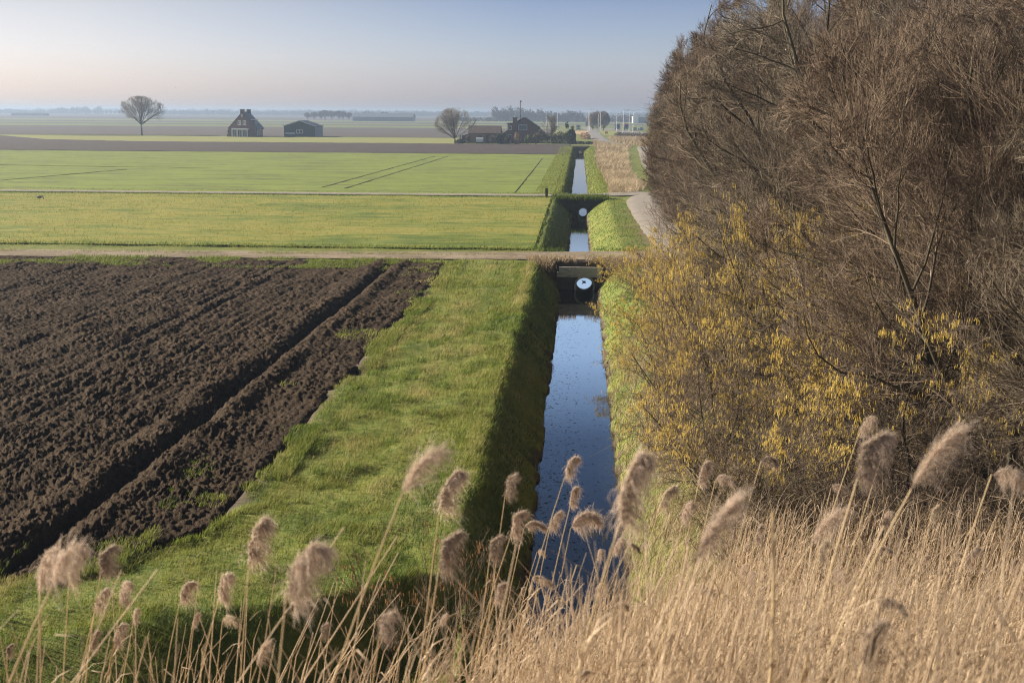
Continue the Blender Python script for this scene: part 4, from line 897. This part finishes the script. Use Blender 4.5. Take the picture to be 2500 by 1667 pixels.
s = empty("farm_shed", (-25.8, 352, 0), label="low brown brick shed with a long tiled roof left of the farmhouse", cat="shed")
MB().prismx([(0, 0), (5, 0), (5, 2.7), (2.5, 4.4), (0, 2.7)], -4.3, 4.3).build("wall", M['fbrick'], s)
rf = MB()
rf.prismx([(-.35, 2.55), (2.5, 4.5), (2.5, 4.72), (-.4, 2.75)], -4.45, 4.45); rf.prismx([(2.5, 4.5), (5.35, 2.55), (5.4, 2.75), (2.5, 4.72)], -4.45, 4.45)
rf.build("roof", M['btile'], s)
box("door", M['navy'], s, -1.6, -.7, -.06, -.002, 0, 2.1); box("door", M['navy'], s, .3, 1.3, -.06, -.002, 0, 2.1); windows(s, [(2.0, 3.2, 1.0, 2.0, 1)], 0)
lt = MB().prism([(-6.8, 0), (-4.32, 0), (-4.32, 2.45), (-6.8, 2.0)], .3, 4.2).build("lean_to", M['timber'], s)

f = empty("farmhouse", (-15.4, 357, 0), label="brown brick farmhouse gable with a big outside chimney behind the garden shrubs", cat="house")
MB().prism([(-6.6, 0), (5.0, 0), (5.0, 3.0), (3.9, 4.25), (0, 6.75), (-2.2, 5.25), (-4.4, 5.2), (-4.4, 3.2), (-6.6, 1.9)], 0, 10).build("wall", M['fbrick'], f)
rf = MB()
def slope(p0, p1, t=.24): 
    dx, dz = p1[0] - p0[0], p1[1] - p0[1]; L = math.hypot(dx, dz); nx_, nz_ = -dz / L * t, dx / L * t
    return [p0, p1, (p1[0] + nx_, p1[1] + nz_), (p0[0] + nx_, p0[1] + nz_)]
for a, b_ in (((0.02, 6.78), (4.25, 4.05)), ((3.9, 4.0), (5.5, 2.6)), ((-2.4, 5.28), (-.02, 6.78)), ((-4.7, 5.22), (-2.35, 5.3)), ((-7.0, 1.65), (-4.45, 3.2))): rf.prism(slope(a, b_), -.35, 10.3)
ro = rf.build("roof", M['btile'], f)
c = MB().box(-2.95, -1.75, -.75, -.002, 0, 7.0).box(-3.03, -1.67, -.83, .08, 6.75, 6.98); co = c.build("chimney", M['fbrick'], f)
MB().tube([(-2.35, -.38, 6.95), (-2.35, -.38, 7.45)], [.16, .2], 8).build("chimney_pot", M['grey'], co)
windows(f, [(-1.4, 1.0, 3.5, 5.0, 2)], 0)
box("shutter", M['greyside'], f, -1.25, .85, -.14, -.11, 3.65, 4.85)
d_ = MB().box(-4.2, -3.1, -.08, -.002, .0, 2.4).build("door", M['white'], f); box("pane", M['glass'], d_, -3.98, -3.32, -.10, -.082, .9, 2.2)
windows(f, [(-4.1, -3.3, 3.6, 4.7, 0)], 0)

ms = empty("mast", (-17.0, 372, 0), label="tall thin dark mast with a small box head rising behind the farmhouse", cat="mast")
MB().tube([(0, 0, 0), (0, 0, 6), (0, 0, 11.3)], [.13, .11, .09], 8).build("pole", M['timber'], ms); box("head", M['timber'], ms, -.12, .30, -.2, .2, 11.25, 11.65)

# low long barns and the white hall, far off
d_ = empty("long_barn", (-171, 1120, 0), label="long low blue grey barn on the horizon right of the tree clump", cat="barn")
MB().prismx([(0, 0), (22, 0), (22, 3.6), (11, 6.8), (0, 3.6)], -26, 26).build("wall", M['bluesheet'], d_)
rf = MB(); rf.prismx([(-.4, 3.5), (11, 6.85), (11, 7.1), (-.5, 3.75)], -26.4, 26.4); rf.prismx([(11, 6.85), (22.4, 3.5), (22.5, 3.75), (11, 7.1)], -26.4, 26.4); rf.build("roof", M['bluesheet'], d_)
w_ = empty("white_hall", (57, 1100, 0), label="white fronted hall with a long grey side beyond the highway, far right", cat="hall")
MB().prismx([(0, 0), (18, 0), (18, 5.0), (0, 5.0)], -7.6, 20).build("wall", M['greyside'], w_); box("white_front", M['white'], w_, -12.3, -7.5, -.3, 17, .3, 5.3); box("roof", M['white'], w_, -12.6, 20.3, -.5, 18.4, 5.31, 5.7)
bx_ = empty("low_farm", (-735, 1700, 0), label="low dark farm sheds on the horizon at far left", cat="sheds")
MB().prismx([(0, 0), (14, 0), (14, 2.4), (7, 3.6), (0, 2.4)], -24, 22).build("wall", M['wood'], bx_); rr_ = MB(); rr_.prismx([(-.5, 2.4), (7, 3.65), (14.5, 2.4), (7, 3.9)], -24.5, 22.5); rr_.build("roof", M['tile'], bx_)

# ------------------------------------------------------------------ foliage masses and garden plants
def leaf_cloud(lumps, n_, size, seed, zmin=0.02):
    r = np.random.default_rng(seed); L_ = np.array(lumps, float); vol = L_[:, 3] * L_[:, 4] * L_[:, 5]; i = r.choice(len(L_), n_, p=vol / vol.sum())
    q = norm(r.normal(size=(n_, 3))) * (r.random(n_) ** (1 / 2.2))[:, None]; q *= (1 + .25 * vn(q[:, 0] * 3 + i * 7.1, q[:, 1] * 3 + q[:, 2] * 2.3, seed))[:, None]
    c = L_[i, :3] + q * L_[i, 3:6]; c[:, 2] = np.maximum(c[:, 2], zmin); a, b_ = norm(r.normal(size=(n_, 3))), r.normal(size=(n_, 3)); b_ = norm(np.cross(a, b_))
    s_ = (size * r.uniform(.5, 1.3, n_))[:, None]
    V = np.stack([c - a * s_, c - b_ * s_ * .6, c + a * s_, c + b_ * s_ * .6], 1); return V.reshape(-1, 3), np.arange(4 * n_).reshape(-1, 4)
def shrub(name, loc, lumps, n_, size, seed, m_, label, cat, trunk=None, group=None):
    root = empty(name, loc, label=label, cat=cat, group=group); V, Q = leaf_cloud(lumps, n_, size, seed); link("crown" if trunk else "foliage", mesh_np(name, V, Q, mat=m_), root)
    t = MB()
    if trunk: t.tube([(0, 0, 0), (0, 0, trunk * .5), (.05, 0, trunk)], [trunk * .06, trunk * .05, trunk * .03], 8); t.build("trunk", M['bark'], root)
    else: 
        for k in range(4): t.tube([(0, 0, 0), (.25 * (k - 1.5), .1 * (k % 2), lumps[0][2] * 1.0)], [.05, .02], 5)
        t.build("stems", M['bark'], root)
    return root
def bare_mesh(seed, h, spread=.5, trunk=.33, nb=11, thick=1., up=.06, ang=(35, 70)):
    thick *= 1.5
    st = stems(1, h * .9, .02, (0, 0), h * .024 * thick, 10, seed, .035)
    return tree_meshes("bare", seed, st, [
        dict(n_=nb, t0=trunk, t1=.97, ang=ang, length=spread, k=8, wander=.07, up=up, bias=(0, 0, .05), rr=.55, rmin=.03 * thick),
        dict(n_=11, t0=.15, t1=1., ang=(25, 55), length=.50, k=5, wander=.1, up=up, bias=(0, 0, .06), rr=.55, rmin=.02 * thick),
        dict(n_=8, t0=.15, t1=1., ang=(25, 50), length=.52, k=4, wander=.12, up=up, bias=(0, 0, .08), rr=.6, rmin=.013 * thick),
        dict(n_=5, t0=.2, t1=1., ang=(20, 50), length=.55, k=3, wander=.12, up=up, bias=(0, 0, .1), rr=.7, rmin=.010 * thick)])[:2]
def dome_mesh(seed, fork, limb, r0, n_=16, env=None, matn='paletwig', th=1.):
    st = stems(1, fork * 1.15, .02, (0, 0), r0, 8, seed, .03)
    return tree_meshes("dome", seed, st, [
        dict(n_=n_, t0=.80, t1=1., ang=(4, 66), length=limb / (fork * 1.15 * .57), k=9, wander=.05, up=.035, bias=(0, 0, 0), rr=.9, rmin=.05, tip=.25),
        dict(n_=12, t0=.22, t1=1., ang=(18, 46), length=.46, k=6, wander=.08, up=.03, bias=(0, 0, .05), rr=.6, rmin=.03),
        dict(n_=9, t0=.15, t1=1., ang=(20, 48), length=.5, k=4, wander=.1, up=.04, bias=(0, 0, .06), rr=.6, rmin=.02 * th),
        dict(n_=6, t0=.2, t1=1., ang=(20, 48), length=.55, k=3, wander=.12, up=.05, bias=(0, 0, .1), rr=.7, rmin=.013 * th)], 2, env, matn)[:2]
lone = dome_mesh(78, 4.0, 10.0, .34, 22, (0, 0, 7.4, 8.2, 8.2, 5.4)); farmt = dome_mesh(81, 1.5, 8.0, .28, 17, (0, 0, 4.4, 5.6, 5.6, 5.0)); willow = bare_mesh(73, 7.4, .62, .2, 12, .9, .05, (20, 50))
plant(lone, "lone_tree", (-145.6, 425, 0), .4, 1., "solitary round bare tree standing on the pale grass at left", "tree")
plant(farmt, "farm_tree", (-33.2, 345, 0), 1., 1., "broad bare tree at the left end of the farmyard", "tree")
plant(willow, "garden_tree", (-7.6, 352, 0), 0, 1., "pale bare garden tree between the farmhouse and the evergreen", "tree")
shrub("evergreen_tree", (-2.4, 350, 0), [(0, 0, 1.7, 1.7, 1.5, 1.7), (.3, 0, 3.0, 1.1, 1., 1.0), (-1.0, 0, 4.9, .55, .5, .95), (.55, 0, 4.3, .55, .5, .7)], 2600, .22, 81, M['ever'], "dark evergreen with two clipped tops at the right end of the garden", "tree", 1.5)
shrub("garden_shrub", (-16.6, 347, 0), [(0, 0, 1.3, 1.0, .9, 1.35), (-.3, 0, 2.2, .5, .5, .9), (.4, 0, 2.0, .5, .5, .8)], 1300, .16, 82, M['obush'], "pale orange upright shrub in front of the farmhouse gable", "shrub")
shrub("garden_shrub", (-14.0, 347.5, 0), [(0, 0, 1.0, .9, .8, 1.0), (.3, 0, 1.8, .6, .5, .7)], 900, .16, 83, M['gbush'], "yellow green shrub right of the pale orange one", "shrub")
shrub("garden_shrub", (-11.5, 347.5, 0), [(0, 0, 1.5, 1.2, 1., 1.5)], 1300, .16, 84, M['bush'], "round brown shrub at the right corner of the farmhouse", "shrub")
shrub("garden_shrub", (-19.2, 347, 0), [(0, 0, 1.1, .9, .8, 1.1)], 900, .15, 85, M['bush'], "brown shrub in front of the farmhouse door", "shrub")
shrub("garden_shrub", (-21.6, 348, 0), [(0, 0, 1.3, 1.5, 1., 1.4), (1.2, 0, 2.0, 1.0, .8, 1.1)], 1500, .18, 86, M['ever'], "dark ivy mass between the shed and the farmhouse", "shrub")
shrub("garden_shrub", (-23.3, 347, 0), [(0, 0, 1.1, .9, .8, 1.0)], 800, .15, 87, M['bush'], "thin brown shrub in front of the shed's right end", "shrub")
shrub("garden_shrub", (-29.7, 347, 0), [(0, 0, 1.1, .8, .8, 1.2)], 800, .15, 88, M['bush'], "brown shrub in front of the lean-to", "shrub")
shrub("garden_shrub", (-20.8, 345, 0), [(0, 0, .45, 1.1, .6, .5)], 500, .14, 89, M['ever'], "low clipped dark shrub at the field edge before the door", "shrub")
shrub("garden_shrub", (-31.8, 346, 0), [(0, 0, .6, 1.6, .7, .7)], 700, .16, 90, M['ever'], "low dark shrub at the foot of the broad bare tree", "shrub")
shrub("garden_hedge", (-7.2, 354, 0), [(-2.8, 0, 1.7, 2.2, .9, 1.8), (-.4, 0, 1.4, 2.2, .9, 1.6), (2.2, 0, 1.6, 2.0, .9, 1.7)], 3400, .18, 91, M['bush'], "dull garden hedge from the farmhouse to the evergreen", "hedge")
shrub("garden_hedge", (1.0, 352, 0), [(-1.8, 0, .4, 2.2, .8, .5), (1.4, 0, .35, 2.0, .8, .45)], 900, .16, 92, M['ever'], "low dark hedge right of the evergreen by the ditch end", "hedge")
shrub("roadside_hedge", (19.8, 436, 0), [(-5.5 + 2.2 * k, 28 - 4.8 * k, .75, 2.2, 2.6, .95) for k in range(7)], 4200, .22, 93, M['bush'], "low brown hedge along the highway edge at far right", "hedge")
shrub("reed_clump", (1.6, 420, 0), [(0, 0, .9, 1.6, 8, 1.1), (1.0, 6, .8, 1.2, 8, 1.0)], 2200, .2, 94, M['obush'], "tan reed clump between the evergreen and the access road", "reeds")
cp = empty("trailer", (-26.8, 347, 0), label="small white trailer parked in front of the farm shed", cat="trailer")
MB().prismx([(0, .45), (1.6, .45), (1.6, 1.35), (1.2, 1.6), (.2, 1.6), (0, 1.3)], -.95, .95).build("body", M['white'], cp)
for xx in (-.8, .62):
    MB().tube([(xx, .8, .32), (xx + .18, .8, .32)], [.32, .32], 14).build("wheel", M['rubber'], cp)
ps = empty("gate_post", (-31.9, 349, 0), label="white gate post beside the broad bare farm tree", cat="post"); MB().box(-.14, .14, -.14, .14, 0, 2.9).box(-.2, .2, -.2, .2, 2.9, 3.05).build("post", M['white'], ps)

# clump of trees and far woods
grove = dome_mesh(74, 2.2, 6.6, .3, 20, (0, 0, 5.2, 3.9, 3.9, 3.9), 'wood', 2.4)
for k, (x_, s_, w_) in enumerate(((-243, .80, "leftmost"), (-238, .86, "second"), (-232.5, .95, "third"), (-227, 1.05, "tallest, fourth"), (-222, .98, "fifth"), (-216.5, 1.0, "sixth"), (-211, .92, "seventh"), (-206.5, .82, "rightmost"))):
    plant(grove, "clump_tree", (x_, 1150 + 5 * (k % 3), 0), k * 1.3, (s_ * 1.15, s_ * 1.15, s_), w_ + " tree from the left in the dark clump on the horizon near the barn", "tree", "trees of the dark clump")
cops = dome_mesh(75, 1.0, 8.4, .25, 26, (0, 0, 4.6, 2.8, 2.8, 4.7), 'twig3', 1.9)
for k, (x_, y_, s_, lab) in enumerate(((6.4, 628, .94, "left bare tree of the brown roadside copse behind the lamp posts"), (8.8, 632, .98, "middle bare tree of the brown roadside copse"), (11.5, 626, 1.0, "right rounded bare tree of the brown roadside copse"))): plant(cops, "copse_tree", (x_, y_, 0), k * 2., (s_ * 1.1, s_, s_), lab, "tree", "trees of the roadside copse")
rowt = empty("row_tree", (-943, 2400, .8), label="small round tree in an evenly spaced row far away at left", cat="tree", group="evenly spaced far row of trees")
V, Q = leaf_cloud([(0, 0, 4.3, 3.2, 3.2, 2.6)], 260, 1.0, 95); link("crown", mesh_np("row_crown", V, Q, mat=M['wood']), rowt); MB().tube([(0, 0, -.9), (0, 0, 2.6)], [.35, .3], 6).build("trunk", M['wood'], rowt)
for k in range(1, 13): dup(rowt, (-943 + 7.9 * k, 2400, .8), k, .92 + .12 * ((k * 7) % 3) / 2)
def wood(name, x0, x1, y, hts, n_, size, seed, label, dens=1.0, w=6.):
    r = np.random.default_rng(seed); xs = np.arange(x0, x1, w * .55); hh = np.interp(xs, np.linspace(x0, x1, len(hts)), hts) * r.uniform(.72, 1.08, len(xs))
    l_ = [(x_ + r.normal() * w * .2, y + r.normal() * w, h_ * .5, w * r.uniform(.45, .8), w, h_ * .52) for x_, h_ in zip(xs, hh)]
    V, Q = leaf_cloud(l_, n_, size, seed); tag(link(name, mesh_np(name, V, Q, mat=M['wood'])), kind="stuff", label=label)
wood("distant_wood", -76, 6, 1205, [12.5, 13, 11, 11.5, 10, 10.5, 8], 9000, .8, 101, "blue wood behind the farmhouse", w=5)
wood("distant_wood", -112, 10, 1195, [3.8, 4.2, 3.8, 4], 4000, .7, 102, "low blue hedge line behind the shed")
wood("distant_wood", 6, 95, 1240, [7, 6, 7, 5.5, 6, 7], 6000, .8, 103, "blue trees behind the lamp posts at right")
wood("distant_wood", -190, -168, 1150, [8.5, 9.5, 7], 1800, .6, 104, "trees behind the long barn")
wood("far_treeline", -1300, -940, 2500, [9, 10, 9, 11, 8, 9, 13, 15], 9000, 1.7, 105, "pale far treeline at left", w=12)
wood("far_treeline", -940, -560, 2900, [9, 9, 8, 10, 9], 8000, 1.8, 106, "pale far treeline behind the lone tree", w=12)
wood("far_treeline", -800, -260, 2450, [7.5, 9.5, 8, 9.5, 10, 9, 10], 13000, 1.6, 107, "blue far treeline behind the brick house", w=11)
wood("far_treeline", -560, 240, 2650, [11, 10, 10, 9, 9, 8], 14000, 1.7, 108, "pale far treeline across the middle", w=12)
wood("far_treeline", -1500, 300, 3500, [12, 13, 12, 12, 13], 14000, 2.4, 109, "faintest treeline on the horizon", w=18)
wood("far_treeline", 60, 700, 1600, [6, 7, 6, 8], 7000, 1.4, 110, "treeline at far right behind the bare trees", w=10)

# ------------------------------------------------------------------ lamps, signs, vehicles, posts, birds
def lamp(x, y, h_, arm, label, double=False):
    root = empty("street_lamp", (x, y, 0), label=label, cat="street lamp", group="lamp posts along the roads")
    MB().tube([(0, 0, 0), (0, 0, 1.2), (.0, 0, h_)], [.16, .12, .07], 10).build("pole", M['white'], root)
    for s_ in ((-1, 1) if double else (arm,)):
        sg = 1 if s_ > 0 else -1; L = abs(arm)
        MB().tube([(0, 0, h_ - .1), (sg * L * .5, 0, h_ + .12), (sg * L, 0, h_ + .22)], [.07, .055, .05], 8).build("arm", M['grey'], root)
        MB().ell((sg * (L + .3), 0, h_ + .22), (.5, .16, .10), 10, 6).build("lamp_head", M['grey'], root, smooth=True)
for a in (
 (4.0, 600, 9.7, -.01, "thin lamp post just left of the brown copse without visible arm"), (4.75, 606, 9.8, 1.3, "lamp post in front of the copse's left edge, arm to the right"),
 (8.9, 624, 7.9, -.01, "shorter pale post in front of the copse"), (8.35, 525, 9.0, -1.3, "nearest lamp post at the road, in front of the copse, arm to the left"),
 (17.0, 627, 9.0, -.8, "lamp post behind the left truck, short arm"), (17.5, 614, 9.0, 1.9, "lamp post beside the left truck, long arm to the right"),
 (18.1, 540, 9.2, 1.7, "lamp post by the hedge start, arm to the right"), (22.9, 603, 9.6, -2.0, "lamp post right of the second truck, arm to the left"),
 (23.2, 565, 9.5, 2.2, "double armed lamp post before the white hall"), (29.6, 556, 9.5, -1.6, "lamp post at the edge of the bare trees, arm to the left"), (28.0, 503, 9.9, -.5, "closest lamp post by the bare twigs at far right"),
 (-14.3, 556, 8.8, 1.6, "lamp post behind the pale garden tree, arm to the right"), (-9.6, 560, 8.9, -.01, "armless lamp post right of the pale garden tree")):
    lamp(*a[:4], a[4], double="double" in a[4])
def truck(x, y, label, panel):
    t = empty("truck", (x, y, 0), label=label, cat="truck", group="blue trucks on the road")
    MB().prismx([(0, .45), (2.2, .45), (2.2, 2.75), (.35, 2.75), (.0, 1.6)], -1.1, 1.1).build("cab", M['blue'], t); MB().add([(-.95, -.012, 1.62), (.95, -.012, 1.62), (.95, .30, 2.6), (-.95, .30, 2.6)], [(0, 1, 2, 3)]).build("windscreen", M['glass'], t)
    MB().box(-1.2, 1.2, 2.4, 9, .9, 3.1).build("load_box", M[panel], t)
    for xx in (-1.1, .8):
        for yy in (.7, 6.5): MB().tube([(xx, yy, .48), (xx + .3, yy, .48)], [.48, .48], 14).build("wheel", M['rubber'], t)
    for xx in (-.85, .6): box("headlight", M['white'], t, xx, xx + .25, -.03, .05, .6, .8)
truck(19.2, 655, "blue truck facing the camera, left one beside the lamp posts", 'bluesheet'); truck(23.7, 655, "blue truck with a red load panel, right of the other truck", 'red')
def car(x, y, m_, label):
    c = empty("car", (x, y, 0), label=label, cat="car", group="cars on the far road")
    MB().prismx([(0, .25), (4.1, .25), (4.1, .8), (3.4, .95), (2.9, 1.42), (1.5, 1.42), (1.0, .9), (.05, .75)], -.85, .85).build("body", M[m_], c); MB().add([(-.68, .985, .93), (.68, .985, .93), (.62, 1.46, 1.38), (-.62, 1.46, 1.38)], [(0, 1, 2, 3)]).build("windscreen", M['glass'], c)
    for xx in (-.87, .67):
        for yy in (.8, 3.2): MB().tube([(xx, yy, .3), (xx + .2, yy, .3)], [.3, .3], 12).build("wheel", M['rubber'], c)
car(27.2, 640, 'blue', "dark blue car right of the trucks"); car(30.4, 640, 'blue', "blue car beside a red barrier, between the lamp posts"); car(37.2, 642, 'bluesheet', "pale blue car at the edge of the bare trees")
v_ = empty("van", (-.6, 640, 0), label="grey van on the road just right of the evergreen", cat="van"); MB().prismx([(0, .3), (5, .3), (5, 2.3), (1.1, 2.3), (.6, 1.3), (0, 1.1)], -.95, .95).build("body", M['greyside'], v_); MB().add([(-.8, .62, 1.32), (.8, .62, 1.32), (.75, 1.06, 2.2), (-.75, 1.06, 2.2)], [(0, 1, 2, 3)]).build("windscreen", M['glass'], v_)
for xx in (-.97, .75):
    for yy in (1., 3.9): MB().tube([(xx, yy, .35), (xx + .22, yy, .35)], [.35, .35], 12).build("wheel", M['rubber'], v_)
def sign(x, y, w, h_, z0, m_, label):
    s_ = empty("road_sign", (x, y, 0), label=label, cat="sign"); MB().box(-w / 2, w / 2, -.05, 0, z0, z0 + h_).build("panel", M[m_], s_)
    p_ = MB()
    for xx in (-w * .3, w * .3): p_.box(xx - .05, xx + .05, .001, .1, 0, z0 + h_ * .9)
    p_.build("posts", M['grey'], s_)
sign(2.9, 486, .95, .95, .25, 'navy', "small dark blue square sign left of the access road"); sign(10.8, 522, 1.15, .85, .15, 'orange', "orange road sign on the grass right of the access road")
sign(4.6, 800, 1.9, 2.6, .4, 'bluesheet', "tall blue grey sign board at the road end, left of the copse"); sign(9.4, 640, .5, 1.2, .25, 'white', "white marker board at the copse foot"); sign(29.0, 640, .45, .95, .2, 'red', "small red barrier between the two blue cars")
pt = empty("wooden_post", (-3.15, 126.9, 0), label="short dark wooden post beside the farm road left of the ditch", cat="post"); MB().box(-.13, .13, -.12, .12, -.1, .98).build("post", M['timber'], pt); MB().box(-.14, .14, -.13, .13, .981, 1.0).build("cap", M['timber'], pt)
pt = empty("marker_post", (2.55, 127.2, 0), label="thin grey marker post on the right bank at the farm road", cat="post"); MB().tube([(0, 0, -.1), (.04, 0, .45), (.06, 0, .62)], [.04, .035, .03], 8).build("post", M['grey'], pt)
sg = empty("signal_mast", (-600, 2100, 0), label="tiny dark mast on the far field edge left of the lone tree", cat="mast"); MB().tube([(0, 0, 0), (0, 0, 7)], [.5, .4], 6).build("pole", M['timber'], sg); box("head", M['timber'], sg, -1.2, 1.2, -.6, .6, 5.5, 7.2)
# coot in the pipe
c = empty("coot", (.40, 75.0, WATER), label="black coot swimming inside the near pipe culvert", cat="bird")
mb = MB(); mb.ell((0, 0, .055), (.15, .085, .085), 16, 10).ell((.13, 0, .09), (.07, .04, .04), 10, 8); bo = mb
bo.tube([(-.10, 0, .09), (-.145, 0, .15), (-.15, 0, .19)], [.045, .03, .028], 10).ell((-.165, 0, .205), (.045, .034, .036), 12, 8)
bd = bo.build("body", M['coot'], c, smooth=True); MB().tube([(-.20, 0, .205), (-.235, 0, .195)], [.014, .005], 8).build("beak", M['white'], c)
c.scale = (.62, .62, .5)
# goose grazing on the meadow
g_ = empty("goose", (-49.2, 115, .12), label="grey goose grazing on the meadow at left", cat="bird")
mb = MB(); mb.ell((0, 0, .32), (.27, .14, .14), 16, 10).tube([(-.22, 0, .34), (-.36, 0, .36)], [.08, .02], 8).tube([(.20, 0, .36), (.29, 0, .40), (.36, 0, .33), (.39, 0, .2)], [.07, .045, .038, .035], 10).ell((.41, 0, .17), (.05, .034, .034), 10, 8)
mb.build("body", M['goose'], g_, smooth=True); MB().tube([(.43, 0, .15), (.47, 0, .10)], [.022, .01], 8).build("beak", M['orange'], g_)
for yy in (-.05, .05): MB().tube([(0, yy, .22), (0.01, yy, .0), (.06, yy, 0.0)], [.016, .012, .014], 6).build("leg", M['orange'], g_)
for x_, z_, lab in ((-62.9, 11.8, "tiny bird flying above the lone tree"), (-36.0, 10.6, "tiny bird flying above the dark tree clump")):
    f = empty("flying_bird", (x_, 200, z_), .5, label=lab, cat="bird"); f.scale = (.55, .55, .55); MB().ell((0, 0, 0), (.13, .05, .05), 10, 6).build("body", M['goose'], f, smooth=True)
    for s_ in (-1, 1): MB().add([(-.05, 0, .02), (.06, 0, .02), (.03, s_ * .17, .09), (-.03, s_ * .32, .05), (-.05, s_ * .17, .08), (.05, 0, .035)], [(0, 1, 2, 3, 4), (5, 0, 4, 3, 2)]).build("wing", M['coot'], f)

# ------------------------------------------------------------------ haze
hz_ = MB().box(-5200, 5200, -80, 6600, -3.2, 17.5)
hm = bpy.data.materials.new("haze_air"); hm.use_nodes = True; hn = hm.node_tree.nodes; hn.remove(hn["Principled BSDF"])
pv = hn.new("ShaderNodeVolumePrincipled"); pv.inputs["Color"].default_value = (.385, .50, .67, 1); pv.inputs["Density"].default_value = .00046; pv.inputs["Anisotropy"].default_value = .35
hm.node_tree.links.new(pv.outputs[0], hn["Material Output"].inputs["Volume"])
hm.cycles.homogeneous_volume = True
tag(hz_.build("haze", hm), kind="stuff", label="thin blue spring haze over the fields")
